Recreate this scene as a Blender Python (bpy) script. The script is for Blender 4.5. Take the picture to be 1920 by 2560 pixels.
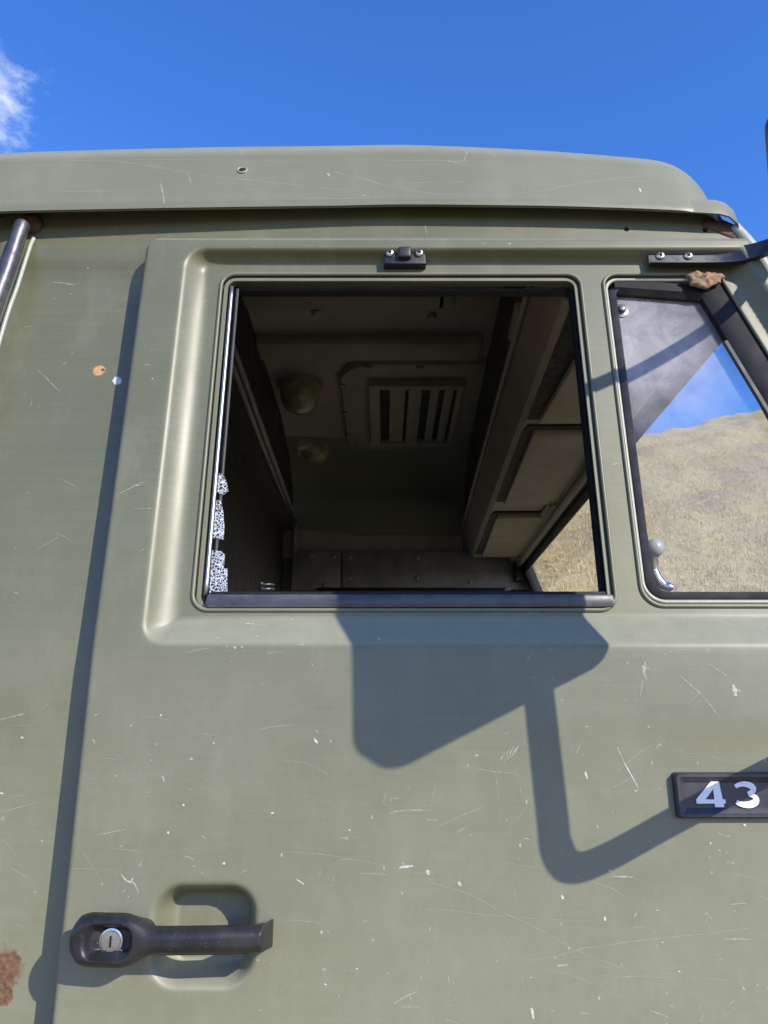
import bpy, bmesh, math, random
import numpy as np
from mathutils import Vector, Matrix
random.seed(7); np.random.seed(7)
for o in list(bpy.data.objects): bpy.data.objects.remove(o)
SC = bpy.context.scene; COL = SC.collection
PI = math.pi

# ------------------------------------------------------------------ camera
cd = bpy.data.cameras.new('camera'); cam = bpy.data.objects.new('camera', cd); COL.objects.link(cam)
cam.location = (0, -0.9, 1.7); cam.rotation_euler = (math.radians(90 + 16.5), 0, 0)
cd.sensor_fit = 'VERTICAL'; cd.sensor_height = 36; cd.lens = 27.0
cd.clip_start = 0.01; cd.clip_end = 3000
SC.camera = cam
# ------------------------------------------------------------------ sun and sky
SUN = Vector((0.85, -1.0, 0.68)).normalized()          # towards the sun
ELEV = math.asin(SUN.z); AZ = math.atan2(SUN.x, SUN.y)
sd = bpy.data.lights.new('sun', 'SUN'); sun = bpy.data.objects.new('sun', sd); COL.objects.link(sun)
sd.energy = 3.25; sd.angle = math.radians(0.53); sd.color = (1.0, 0.93, 0.81)
sun.rotation_euler = SUN.to_track_quat('Z', 'Y').to_euler(); sun.location = (6, -7, 8)
W = bpy.data.worlds.new('World'); SC.world = W; W.use_nodes = True
wn = W.node_tree.nodes; wl = W.node_tree.links; wn.clear()
sky = wn.new('ShaderNodeTexSky'); sky.sky_type = 'NISHITA'; sky.sun_disc = False
sky.sun_elevation = ELEV; sky.sun_rotation = AZ
sky.altitude = 600; sky.air_density = 1.0; sky.dust_density = 0.2; sky.ozone_density = 4.0
tc = wn.new('ShaderNodeTexCoord')
mp = wn.new('ShaderNodeMapping'); mp.inputs['Scale'].default_value = (3.2, 3.2, 6.0); mp.inputs['Location'].default_value = (0.75, 0.3, 0.0)
nz = wn.new('ShaderNodeTexNoise'); nz.inputs['Scale'].default_value = 1.0; nz.inputs['Detail'].default_value = 8; nz.inputs['Roughness'].default_value = 0.62; nz.inputs['Distortion'].default_value = 0.5
# a few small fair-weather clouds: directions (from the ground) and sizes
CLOUDS = [(-0.432, 0.645, 0.640, 0.108), (-0.85, 0.25, 0.46, 0.16), (0.2, -0.85, 0.35, 0.14), (-0.5, -0.8, 0.4, 0.17), (0.95, 0.1, 0.25, 0.12)]
acc = None
for cx, cy, cz, cr in CLOUDS:
    d = wn.new('ShaderNodeVectorMath'); d.operation = 'DISTANCE'
    v = Vector((cx, cy, cz)).normalized(); d.inputs[1].default_value = v
    wl.new(tc.outputs['Generated'], d.inputs[0])
    r = wn.new('ShaderNodeMapRange'); r.inputs['From Min'].default_value = cr; r.inputs['From Max'].default_value = 0.0
    wl.new(d.outputs['Value'], r.inputs['Value'])
    if acc is None: acc = r.outputs['Result']
    else:
        m = wn.new('ShaderNodeMath'); m.operation = 'MAXIMUM'; wl.new(acc, m.inputs[0]); wl.new(r.outputs['Result'], m.inputs[1]); acc = m.outputs[0]
wl.new(tc.outputs['Generated'], mp.inputs['Vector']); wl.new(mp.outputs['Vector'], nz.inputs['Vector'])
nz2 = wn.new('ShaderNodeTexNoise'); nz2.inputs['Scale'].default_value = 9.0; nz2.inputs['Detail'].default_value = 8; nz2.inputs['Roughness'].default_value = 0.65
wl.new(mp.outputs['Vector'], nz2.inputs['Vector'])
s1 = wn.new('ShaderNodeMath'); s1.operation = 'MULTIPLY_ADD'; wl.new(nz2.outputs['Fac'], s1.inputs[0]); s1.inputs[1].default_value = 1.7; wl.new(acc, s1.inputs[2])
cr_ = wn.new('ShaderNodeMapRange'); cr_.interpolation_type = 'SMOOTHSTEP'; cr_.inputs['From Min'].default_value = 1.12; cr_.inputs['From Max'].default_value = 2.25
wl.new(s1.outputs[0], cr_.inputs['Value'])
gate = wn.new('ShaderNodeMath'); gate.operation = 'MULTIPLY'; wl.new(cr_.outputs['Result'], gate.inputs[0])
gm = wn.new('ShaderNodeMapRange'); gm.inputs['From Max'].default_value = 0.35; wl.new(acc, gm.inputs['Value']); wl.new(gm.outputs['Result'], gate.inputs[1])
mixc = wn.new('ShaderNodeMixRGB'); mixc.inputs['Color2'].default_value = (4.0, 4.25, 4.8, 1)
wl.new(gate.outputs[0], mixc.inputs['Fac']); 
hs = wn.new('ShaderNodeHueSaturation'); hs.inputs['Saturation'].default_value = 1.2; wl.new(sky.outputs['Color'], hs.inputs['Color'])
tn = wn.new('ShaderNodeMixRGB'); tn.blend_type = 'MULTIPLY'; tn.inputs['Fac'].default_value = 1.0; tn.inputs['Color2'].default_value = (1.0, 0.93, 1.2, 1)
wl.new(hs.outputs['Color'], tn.inputs['Color1']); wl.new(tn.outputs['Color'], mixc.inputs['Color1'])
bg = wn.new('ShaderNodeBackground'); bg.inputs['Strength'].default_value = 0.15
wl.new(mixc.outputs['Color'], bg.inputs['Color'])
wo = wn.new('ShaderNodeOutputWorld'); wl.new(bg.outputs['Background'], wo.inputs['Surface'])
SC.view_settings.view_transform = 'Standard'; SC.view_settings.look = 'None'
SC.view_settings.exposure = 0.88; SC.view_settings.gamma = 1.0; SC.view_settings.use_curve_mapping = False
SC.cycles.transparent_max_bounces = 24

# ------------------------------------------------------------------ materials
def mat(name):
    m = bpy.data.materials.new(name); m.use_nodes = True
    return m, m.node_tree.nodes, m.node_tree.links, m.node_tree.nodes['Principled BSDF']
def noise(n, l, vec, scale, detail=4, rough=0.55, dist=0.0):
    t = n.new('ShaderNodeTexNoise'); t.inputs['Scale'].default_value = scale; t.inputs['Detail'].default_value = detail
    t.inputs['Roughness'].default_value = rough; t.inputs['Distortion'].default_value = dist
    if vec is not None: l.new(vec, t.inputs['Vector'])
    return t.outputs['Fac']
def coord(n, l, scale=(1, 1, 1), loc=(0, 0, 0)):
    t = n.new('ShaderNodeTexCoord'); p = n.new('ShaderNodeMapping')
    p.inputs['Scale'].default_value = scale; p.inputs['Location'].default_value = loc
    l.new(t.outputs['Object'], p.inputs['Vector']); return p.outputs['Vector']
def rng(n, l, v, a, b, c=0.0, d=1.0, smooth=False):
    r = n.new('ShaderNodeMapRange'); r.inputs['From Min'].default_value = a; r.inputs['From Max'].default_value = b
    r.inputs['To Min'].default_value = c; r.inputs['To Max'].default_value = d
    if smooth: r.interpolation_type = 'SMOOTHSTEP'
    l.new(v, r.inputs['Value']); return r.outputs['Result']
def mixcol(n, l, f, c1, c2, mode='MIX'):
    m = n.new('ShaderNodeMixRGB'); m.blend_type = mode
    if isinstance(f, float): m.inputs['Fac'].default_value = f
    else: l.new(f, m.inputs['Fac'])
    for i, c in ((1, c1), (2, c2)):
        if isinstance(c, tuple): m.inputs[i].default_value = (*c, 1)
        else: l.new(c, m.inputs[i])
    return m.outputs['Color']
def mth(n, l, op, a, b=None):
    m = n.new('ShaderNodeMath'); m.operation = op
    for i, v in ((0, a), (1, b)):
        if v is None: continue
        if isinstance(v, (int, float)): m.inputs[i].default_value = v
        else: l.new(v, m.inputs[i])
    return m.outputs[0]
def blob(n, l, centre, radius, wob=0.6, freq=90.0):
    """mask of an irregular stain: 1 inside, 0 outside"""
    t = n.new('ShaderNodeTexCoord'); d = n.new('ShaderNodeVectorMath'); d.operation = 'DISTANCE'
    d.inputs[1].default_value = centre; l.new(t.outputs['Object'], d.inputs[0])
    nz = noise(n, l, t.outputs['Object'], freq, 5, 0.65)
    k = mth(n, l, 'MULTIPLY_ADD', nz, radius * wob * 2)
    k.node.inputs[2].default_value = -radius * wob
    s = mth(n, l, 'ADD', d.outputs['Value'], k)
    return rng(n, l, s, radius * 1.12, radius * (0.8 if freq > 20 else 0.35))
def bump(n, l, b, h, strength, dist=0.001):
    u = n.new('ShaderNodeBump'); u.inputs['Strength'].default_value = strength; u.inputs['Distance'].default_value = dist
    l.new(h, u.inputs['Height']); l.new(u.outputs['Normal'], b.inputs['Normal']); return u

def paint(name, c1, c2, stains=()):
    m, n, l, b = mat(name)
    v = coord(n, l)
    big = rng(n, l, noise(n, l, v, 2.6, 5, 0.6), 0.3, 0.7)
    col = mixcol(n, l, big, c1, c2)
    brush = noise(n, l, coord(n, l, (6, 6, 330)), 1.0, 3, 0.6)
    col = mixcol(n, l, rng(n, l, brush, 0.35, 0.75, 0.0, 0.09), col, (0.27, 0.265, 0.20))
    brush2 = noise(n, l, coord(n, l, (260, 260, 14)), 1.0, 3, 0.6)
    col = mixcol(n, l, rng(n, l, brush2, 0.55, 0.8, 0.0, 0.04), col, (0.30, 0.30, 0.26))
    dirt = noise(n, l, coord(n, l, (1, 1, 0.45)), 14, 8, 0.7)
    col = mixcol(n, l, rng(n, l, dirt, 0.5, 0.85, 0.0, 0.35), col, (0.25, 0.24, 0.17))
    fine = noise(n, l, v, 900, 2, 0.5)
    col = mixcol(n, l, rng(n, l, fine, 0.62, 0.8, 0.0, 0.30), col, (0.36, 0.355, 0.31))
    rough = rng(n, l, noise(n, l, v, 6, 4, 0.6), 0.3, 0.7, 0.41, 0.48)
    # brighter light on the lower door, painted in as a paler tint
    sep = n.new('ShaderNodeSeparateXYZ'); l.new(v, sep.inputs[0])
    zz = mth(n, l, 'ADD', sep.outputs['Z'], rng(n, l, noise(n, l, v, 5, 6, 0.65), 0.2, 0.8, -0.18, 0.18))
    dust_light = mth(n, l, 'MULTIPLY', rng(n, l, zz, 1.95, 1.42, 0.0, 0.40), rng(n, l, noise(n, l, coord(n, l, (1, 1, 0.6)), 60, 6, 0.7), 0.3, 0.7, 0.75, 1.0))
    col = mixcol(n, l, dust_light, col, (0.318, 0.313, 0.225))
    ge = n.new('ShaderNodeNewGeometry'); sn = n.new('ShaderNodeSeparateXYZ'); l.new(ge.outputs['Normal'], sn.inputs[0])
    ledge = mth(n, l, 'MULTIPLY', rng(n, l, sn.outputs['Z'], 0.16, 0.50, 0.0, 0.55), rng(n, l, noise(n, l, v, 45, 6, 0.7), 0.25, 0.7, 0.6, 1.0))   # brighter light on upward faces, put into the colour
    col = mixcol(n, l, ledge, col, (0.318, 0.313, 0.225))
    rough = mth(n, l, 'ADD', rough, mth(n, l, 'MULTIPLY', dust_light, 0.15))
    for (cen, rad, c, wob, fq) in stains:
        mk = blob(n, l, cen, rad, wob, fq)
        if isinstance(c[0], tuple):
            cc = mixcol(n, l, rng(n, l, noise(n, l, v, 160, 5, 0.7), 0.35, 0.65), c[0], c[1])
        else: cc = c
        col = mixcol(n, l, mk, col, cc)
        rough = mixcol(n, l, mk, rough, (0.8, 0.8, 0.8))
    l.new(col, b.inputs['Base Color']); l.new(rough, b.inputs['Roughness'])
    b.inputs['IOR'].default_value = 1.55
    h = mth(n, l, 'ADD', mth(n, l, 'MULTIPLY', noise(n, l, v, 7, 3, 0.5), 1.6), mth(n, l, 'MULTIPLY', noise(n, l, v, 520, 2, 0.5), 0.035))
    bump(n, l, b, h, 0.35, 0.0014)
    return m
OL1 = (0.094, 0.097, 0.050); OL2 = (0.122, 0.123, 0.067)
RUST = ((0.055, 0.030, 0.016), (0.20, 0.105, 0.045))
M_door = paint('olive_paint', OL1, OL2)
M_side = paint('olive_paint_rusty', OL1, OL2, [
    ((-0.4149, 0.0440, 1.4592), 0.021, RUST, 0.95, 55.0), ((-0.4114, 0.0440, 1.4343), 0.010, RUST, 0.95, 70.0), ((-0.4031, 0.0440, 1.4689), 0.006, RUST, 0.9, 120.0),
    ((-0.3982, 0.0746, 2.1954), 0.0085, ((0.50, 0.30, 0.13), (0.42, 0.22, 0.09)), 0.55, 140.0),
    ((-0.3932, 0.0747, 2.1961), 0.0028, (0.12, 0.05, 0.02), 0.9, 200.0),
    ((-0.3714, 0.0733, 2.1788), 0.0062, (0.50, 0.53, 0.60), 0.75, 170.0),
    ((-0.5328, 0.0852, 2.4439), 0.018, ((0.10, 0.05, 0.03), (0.2, 0.1, 0.06)), 0.9, 90.0)])
M_roof = paint('olive_roof_paint', (0.128, 0.131, 0.074), (0.152, 0.153, 0.093))

def simple(name, c, rough, metal=0.0, var=0.25, scale=40, bmp=0.0, bscale=300, spec=0.5, c2=None):
    m, n, l, b = mat(name); v = coord(n, l)
    f = noise(n, l, v, scale, 5, 0.6)
    k = c2 if c2 else tuple(x * (1 + var) for x in c)
    l.new(mixcol(n, l, rng(n, l, f, 0.3, 0.7), tuple(x * (1 - var) for x in c) if not c2 else c, k), b.inputs['Base Color'])
    l.new(rng(n, l, noise(n, l, v, scale * 2.3, 4, 0.6), 0.3, 0.7, rough * 0.8, min(1, rough * 1.2)), b.inputs['Roughness'])
    b.inputs['Metallic'].default_value = metal; b.inputs['Specular IOR Level'].default_value = spec
    if bmp: bump(n, l, b, noise(n, l, v, bscale, 3, 0.55), bmp, 0.0008)
    return m
def speckled(name, c, rough, sp, amt=0.35, scale=500, spec=0.5):
    m, n, l, b = mat(name); v = coord(n, l); b.inputs['Specular IOR Level'].default_value = spec
    f = noise(n, l, v, scale, 4, 0.7); g = noise(n, l, v, 35, 4, 0.6)
    col = mixcol(n, l, rng(n, l, g, 0.35, 0.7), c, tuple(x * 1.8 + 0.004 for x in c))
    col = mixcol(n, l, rng(n, l, f, 0.64, 0.74, 0.0, amt), col, sp)
    l.new(col, b.inputs['Base Color']); l.new(rng(n, l, g, 0.3, 0.7, rough * 0.8, rough * 1.25), b.inputs['Roughness'])
    bump(n, l, b, f, 0.25, 0.0005); return m
M_plastic = speckled('worn_black_plastic', (0.012, 0.012, 0.012), 0.40, (0.30, 0.30, 0.29), 0.85, 480, 0.45)
M_black = simple('black_metal', (0.011, 0.012, 0.016), 0.34, 0.0, 0.3, 60)
M_badge = speckled('badge_plastic', (0.022, 0.022, 0.027), 0.38, (0.2, 0.2, 0.21), 0.35, 260)
M_rubber = speckled('black_rubber', (0.009, 0.009, 0.010), 0.6, (0.07, 0.07, 0.065), 0.3, 400, 0.2)
M_seal = speckled('grey_rubber_seal', (0.034, 0.034, 0.034), 0.5, (0.16, 0.16, 0.15), 0.4, 350, 0.3)
M_sill = speckled('sill_rubber', (0.042, 0.042, 0.047), 0.42, (0.14, 0.14, 0.14), 0.4, 300)
M_alu = simple('anodised_aluminium', (0.40, 0.40, 0.41), 0.42, 1.0, 0.12, 90)
M_screw = simple('zinc_screw', (0.62, 0.60, 0.55), 0.33, 1.0, 0.25, 300)
M_lock = simple('chrome_lock', (0.62, 0.62, 0.64), 0.25, 1.0, 0.15, 300)
M_dark = simple('dark_slot', (0.006, 0.006, 0.006), 0.7, 0.0, 0.2)
M_white = simple('badge_white', (0.78, 0.79, 0.80), 0.45, 0.0, 0.05, 120)
M_knob = simple('grey_knob', (0.36, 0.36, 0.35), 0.35, 0.0, 0.12, 60)
M_steel = simple('weathered_steel', (0.115, 0.11, 0.115), 0.42, 0.7, 0.3, 70, 0.2, 400)
M_rust = simple('rusty_metal', (0.075, 0.038, 0.022), 0.8, 0.0, 0.5, 120, 0.6, 200)
M_foam = simple('torn_foam', (0.25, 0.155, 0.09), 0.9, 0.0, 0.3, 160, 1.0, 260)
M_trimW = simple('worn_light_trim', (0.33, 0.335, 0.27), 0.42, 0.0, 0.12, 150)
M_ceil = simple('vinyl_lining', (0.31, 0.267, 0.232), 0.62, 0.0, 0.14, 9, 0.3, 420)
M_ceil2 = simple('headliner_panel', (0.3, 0.278, 0.222), 0.6, 0.0, 0.12, 12, 0.25, 420)
M_cons = simple('console_plastic', (0.316, 0.278, 0.228), 0.58, 0.0, 0.12, 10, 0.25, 420)
M_flap = simple('console_flap', (0.321, 0.282, 0.23), 0.55, 0.0, 0.12, 8, 0.25, 420)
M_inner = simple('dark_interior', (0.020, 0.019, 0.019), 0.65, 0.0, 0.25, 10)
M_inner2 = simple('grey_interior_strip', (0.214, 0.202, 0.196), 0.55, 0.0, 0.25, 14)
M_rivet = simple('lining_stud', (0.288, 0.27, 0.252), 0.42, 0.0, 0.2, 200)
M_beam = simple('dark_beam', (0.075, 0.07, 0.063), 0.6, 0.0, 0.15, 12)
M_tyre = simple('tyre_rubber', (0.03, 0.03, 0.03), 0.85, 0.0, 0.2)
def lensmat():
    m, n, l, b = mat('lamp_lens'); v = coord(n, l)
    l.new(mixcol(n, l, rng(n, l, noise(n, l, coord(n, l, (1, 1, 1)), 22, 2, 0.5), 0.4, 0.6), (0.34, 0.34, 0.18), (0.55, 0.55, 0.30)), b.inputs['Base Color'])
    b.inputs['Roughness'].default_value = 0.16; b.inputs['Transmission Weight'].default_value = 0.35; return m
M_lens = lensmat()
def glass(name, dust_light=0.3, dc=(0.5, 0.5, 0.48), tint=(0.93, 0.95, 0.94), pale_patch=None, base=0.03):
    """thin pane: Fresnel reflection + straight-through view + a dusty film"""
    m = bpy.data.materials.new(name); m.use_nodes = True; n = m.node_tree.nodes; l = m.node_tree.links; n.clear()
    out = n.new('ShaderNodeOutputMaterial'); tr = n.new('ShaderNodeBsdfTransparent'); tr.inputs['Color'].default_value = (*tint, 1)
    gl = n.new('ShaderNodeBsdfGlossy'); gl.inputs['Roughness'].default_value = 0.02
    fr = n.new('ShaderNodeFresnel'); ge = n.new('ShaderNodeNewGeometry'); l.new(rng(n, l, ge.outputs['Backfacing'], 0, 1, 1.5, 1 / 1.5), fr.inputs['IOR'])
    mx = n.new('ShaderNodeMixShader'); l.new(fr.outputs['Fac'], mx.inputs['Fac']); l.new(tr.outputs[0], mx.inputs[1]); l.new(gl.outputs[0], mx.inputs[2])
    df = n.new('ShaderNodeBsdfDiffuse'); df.inputs['Color'].default_value = (*dc, 1)
    v = coord(n, l)
    f1 = noise(n, l, v, 9, 6, 0.65, 0.8); f2 = noise(n, l, coord(n, l, (30, 30, 5)), 2.0, 5, 0.7)
    f3 = noise(n, l, v, 420, 2, 0.5)
    a = rng(n, l, f1, 0.35, 0.75, base, dust_light); a2 = rng(n, l, f2, 0.55, 0.8, 0, dust_light * 0.5); a3 = rng(n, l, f3, 0.68, 0.76, 0, 0.5)
    a = mth(n, l, 'ADD', mth(n, l, 'ADD', a, a2), mth(n, l, 'MULTIPLY', a3, dust_light * 1.6))
    if pale_patch:                                   # a paler patch on the pane
        gm = rng(n, l, noise(n, l, v, 16, 6, 0.7, 1.0), 0.25, 0.75, 0.35, 1.0)
        a = mth(n, l, 'ADD', a, mth(n, l, 'MULTIPLY', mth(n, l, 'MULTIPLY', blob(n, l, pale_patch[0], pale_patch[1], 0.35, 7.0), gm), pale_patch[2]))
    a = mth(n, l, 'MINIMUM', a, 0.85)
    m2 = n.new('ShaderNodeMixShader'); l.new(a, m2.inputs['Fac']); l.new(mx.outputs[0], m2.inputs[1]); l.new(df.outputs[0], m2.inputs[2])
    l.new(m2.outputs[0], out.inputs['Surface']); return m
M_vent = glass('dusty_vent_glass', 0.10, (0.62, 0.60, 0.61), pale_patch=((0.36, 0.06, 2.235), 0.14, 0.55), base=0.025)
M_wind = glass('windscreen_glass', 0.05, base=0.015)
def shardmat():
    m = bpy.data.materials.new('crazed_glass'); m.use_nodes = True; n = m.node_tree.nodes; l = m.node_tree.links; n.clear()
    out = n.new('ShaderNodeOutputMaterial'); v = coord(n, l)
    vo = n.new('ShaderNodeTexVoronoi'); vo.feature = 'DISTANCE_TO_EDGE'; vo.inputs['Scale'].default_value = 235; l.new(v, vo.inputs['Vector'])
    k = rng(n, l, vo.outputs['Distance'], 0.03, 0.10, 0.85, 0.0)
    d = n.new('ShaderNodeBsdfPrincipled'); d.inputs['Base Color'].default_value = (0.66, 0.68, 0.70, 1); d.inputs['Roughness'].default_value = 0.3
    g = n.new('ShaderNodeBsdfGlossy'); g.inputs['Roughness'].default_value = 0.1; g.inputs['Color'].default_value = (0.8, 0.85, 0.9, 1)
    t = n.new('ShaderNodeBsdfTransparent'); x = n.new('ShaderNodeMixShader'); x.inputs['Fac'].default_value = 0.03
    l.new(t.outputs[0], x.inputs[1]); l.new(g.outputs[0], x.inputs[2])
    y = n.new('ShaderNodeMixShader'); l.new(k, y.inputs['Fac']); l.new(x.outputs[0], y.inputs[1]); l.new(d.outputs[0], y.inputs[2])
    l.new(y.outputs[0], out.inputs['Surface']); return m
M_shard = shardmat()
def markmat(name, c, a0, a1, scale=260):
    m = bpy.data.materials.new(name); m.use_nodes = True; n = m.node_tree.nodes; l = m.node_tree.links
    b = n['Principled BSDF']; b.inputs['Base Color'].default_value = (*c, 1); b.inputs['Roughness'].default_value = 0.55
    l.new(rng(n, l, noise(n, l, coord(n, l), scale, 4, 0.7), 0.36, 0.62, a0, a1), b.inputs['Alpha']); return m
MARKM = [markmat('scratch_faint', (0.44, 0.435, 0.35), 0.05, 0.50), markmat('scratch_pale', (0.46, 0.46, 0.37), 0.12, 0.75),
         markmat('chip_white', (0.60, 0.60, 0.52), 0.45, 1.0), markmat('primer_scuff', (0.52, 0.44, 0.38), 0.2, 0.9)]
def grassmat():
    m, n, l, b = mat('dry_grass_ground'); v = coord(n, l)
    f = noise(n, l, coord(n, l, (1, 1, 0.5)), 0.35, 8, 0.7); g = noise(n, l, v, 2.2, 8, 0.75); h = noise(n, l, coord(n, l, (0.25, 1, 1)), 0.12, 4, 0.6)
    k = noise(n, l, v, 14, 5, 0.8)
    c = mixcol(n, l, rng(n, l, f, 0.35, 0.65), (0.56, 0.42, 0.185), (0.62, 0.50, 0.26))
    c = mixcol(n, l, rng(n, l, g, 0.42, 0.68, 0, 0.6), c, (0.33, 0.25, 0.16))
    c = mixcol(n, l, rng(n, l, h, 0.45, 0.70, 0, 0.6), c, (0.44, 0.35, 0.25))
    c = mixcol(n, l, rng(n, l, k, 0.5, 0.72, 0, 0.6), c, (0.60, 0.50, 0.28))
    l.new(c, b.inputs['Base Color']); b.inputs['Roughness'].default_value = 0.95; b.inputs['Specular IOR Level'].default_value = 0.1
    bump(n, l, b, mth(n, l, 'ADD', g, mth(n, l, 'MULTIPLY', k, 0.4)), 0.7, 0.3); return m
M_grass = grassmat()
M_blade = simple('dry_grass_blade', (0.50, 0.38, 0.17), 0.9, 0.0, 0.2, 0.8, spec=0.1, c2=(0.62, 0.50, 0.27))

# ------------------------------------------------------------------ mesh helpers
ROOT = Vector((0, 0, 0))
def obj(name, verts, faces, m, parent=None, smooth=True, sharp=None):
    me = bpy.data.meshes.new(name); me.from_pydata([tuple(map(float, v)) for v in verts], [], faces); me.update()
    return link(name, me, m, parent, smooth, sharp)
def link(name, me, m, parent=None, smooth=True, sharp=None):
    for x in (m if isinstance(m, list) else [m]): me.materials.append(x)
    if smooth:
        me.polygons.foreach_set('use_smooth', [True] * len(me.polygons))
        if sharp is not None: me.set_sharp_from_angle(angle=math.radians(sharp))
    o = bpy.data.objects.new(name, me); COL.objects.link(o)
    if parent is not None:
        o.parent = parent
        if parent.type == 'EMPTY': o.location = -parent.location
    return o
def tag(o, label, cat=None, group=None, kind=None):
    if label: o['label'] = label
    if cat: o['category'] = cat
    if group: o['group'] = group
    if kind: o['kind'] = kind
    return o
class MB:
    def __init__(s): s.v = []; s.f = []
    def add(s, v, f):
        k = len(s.v); s.v += [tuple(x) for x in v]; s.f += [tuple(i + k for i in q) for q in f]; return s
    def build(s, name, m, parent=None, smooth=True, sharp=40): return obj(name, s.v, s.f, m, parent, smooth, sharp)
def bm_data(bm):
    bm.verts.ensure_lookup_table(); v = [tuple(x.co) for x in bm.verts]; f = [[y.index for y in x.verts] for x in bm.faces]; bm.free(); return v, f
def rbox(c, s, bev=0.002, seg=2, rot=None):
    bm = bmesh.new(); bmesh.ops.create_cube(bm, size=1.0)
    bmesh.ops.scale(bm, vec=s, verts=bm.verts)
    if bev: bmesh.ops.bevel(bm, geom=list(bm.edges), offset=bev, segments=seg, profile=0.5, affect='EDGES')
    if rot is not None: bmesh.ops.rotate(bm, cent=(0, 0, 0), matrix=rot, verts=bm.verts)
    bmesh.ops.translate(bm, vec=c, verts=bm.verts); bm.verts.index_update(); return bm_data(bm)
def prism(outline, place, depth, bev=0.0, seg=2):
    """2D outline (counter-clockwise) -> solid; place(u, v, d) gives the 3D point, d = 0 front .. depth back"""
    bm = bmesh.new()
    f = [bm.verts.new((u, v, 0)) for u, v in outline]; face = bm.faces.new(f)
    r = bmesh.ops.extrude_face_region(bm, geom=[face]); vs = [e for e in r['geom'] if isinstance(e, bmesh.types.BMVert)]
    bmesh.ops.translate(bm, vec=(0, 0, -depth), verts=vs)
    if bev:
        es = [e for e in bm.edges if all(abs(v.co.z) < 1e-9 for v in e.verts)]
        bmesh.ops.bevel(bm, geom=es, offset=bev, segments=seg, profile=0.5, affect='EDGES')
    bmesh.ops.recalc_face_normals(bm, faces=bm.faces); bm.verts.index_update()
    v, q = bm_data(bm); return [place(a, b, -d) for a, b, d in v], q
def tube(path, r, seg=12, cap=True):
    P = [Vector(p) for p in path]; v = []; f = []; N = len(P); up = None
    for i, p in enumerate(P):
        t = (P[min(i + 1, N - 1)] - P[max(i - 1, 0)]).normalized()
        if up is None: up = t.orthogonal().normalized()
        up = (up - t * up.dot(t)).normalized(); sdv = t.cross(up)
        rr = r[i] if isinstance(r, (list, tuple)) else r
        for k in range(seg):
            a = 2 * PI * k / seg; v.append(p + (up * math.cos(a) + sdv * math.sin(a)) * rr)
    for i in range(N - 1):
        for k in range(seg):
            k2 = (k + 1) % seg; f.append((i * seg + k, i * seg + k2, (i + 1) * seg + k2, (i + 1) * seg + k))
    if cap: f.append(tuple(range(seg))[::-1]); f.append(tuple((N - 1) * seg + k for k in range(seg)))
    return v, f
def smooth_path(pts, n=8):
    P = [Vector(p) for p in pts]; out = []
    for i in range(len(P) - 1):
        a = P[max(i - 1, 0)]; b = P[i]; c = P[i + 1]; d = P[min(i + 2, len(P) - 1)]
        for k in range(n):
            t = k / n; out.append(0.5 * ((2 * b) + (c - a) * t + (2 * a - 5 * b + 4 * c - d) * t * t + (3 * b - a - 3 * c + d) * t ** 3))
    out.append(P[-1]); return out
def sweep(loop, prof, closed=True, normal=Vector((0, -1, 0))):
    """profile points (a = inwards across the path, b = towards the viewer) along a 3D loop that lies roughly in the door plane"""
    P = [Vector(p) for p in loop]; N = len(P); K = len(prof); v = []; f = []
    for i, p in enumerate(P):
        q0 = P[i - 1] if (closed or i) else P[0]; q1 = P[(i + 1) % N] if (closed or i < N - 1) else P[-1]
        t = (q1 - q0).normalized(); s = normal.cross(t).normalized()
        for a, b in prof: v.append(p - s * a + normal * b)
    M = N if closed else N - 1
    for i in range(M):
        j = (i + 1) % N
        for k in range(K):
            k2 = (k + 1) % K; f.append((i * K + k, j * K + k, j * K + k2, i * K + k2))
    if not closed: f.append(tuple(range(K))); f.append(tuple((N - 1) * K + k for k in range(K))[::-1])
    return v, f
def lathe(prof, c, axis=Vector((0, -1, 0)), seg=20):
    """profile [(radius, height along axis)]"""
    axis = axis.normalized(); u = axis.orthogonal().normalized(); w = axis.cross(u); v = []; f = []; K = len(prof)
    for r, h in prof:
        for k in range(seg):
            a = 2 * PI * k / seg; v.append(Vector(c) + axis * h + (u * math.cos(a) + w * math.sin(a)) * max(r, 1e-5))
    for i in range(K - 1):
        for k in range(seg):
            k2 = (k + 1) % seg; f.append((i * seg + k, i * seg + k2, (i + 1) * seg + k2, (i + 1) * seg + k))
    f.append(tuple(range(seg))[::-1]); f.append(tuple((K - 1) * seg + k for k in range(seg))); return v, f
def rounded(pts, rad, n=6):
    """polygon with rounded corners, pts counter-clockwise in (x, z)"""
    out = []; N = len(pts)
    for i in range(N):
        a = Vector(pts[i - 1]); b = Vector(pts[i]); c = Vector(pts[(i + 1) % N]); r = rad[i] if isinstance(rad, (list, tuple)) else rad
        u = (a - b).normalized(); w = (c - b).normalized()
        if r <= 0: out.append(tuple(b)); continue
        ang = math.acos(max(-1, min(1, u.dot(w)))); d = r / math.tan(ang / 2); cen = b + (u + w).normalized() * (r / math.sin(ang / 2))
        p0 = b + u * d; p1 = b + w * d; a0 = math.atan2(p0.y - cen.y, p0.x - cen.x); a1 = math.atan2(p1.y - cen.y, p1.x - cen.x)
        while a1 - a0 > PI: a1 -= 2 * PI
        while a1 - a0 < -PI: a1 += 2 * PI
        for k in range(n + 1):
            t = a0 + (a1 - a0) * k / n; out.append((cen.x + r * math.cos(t), cen.y + r * math.sin(t)))
    return out
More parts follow.
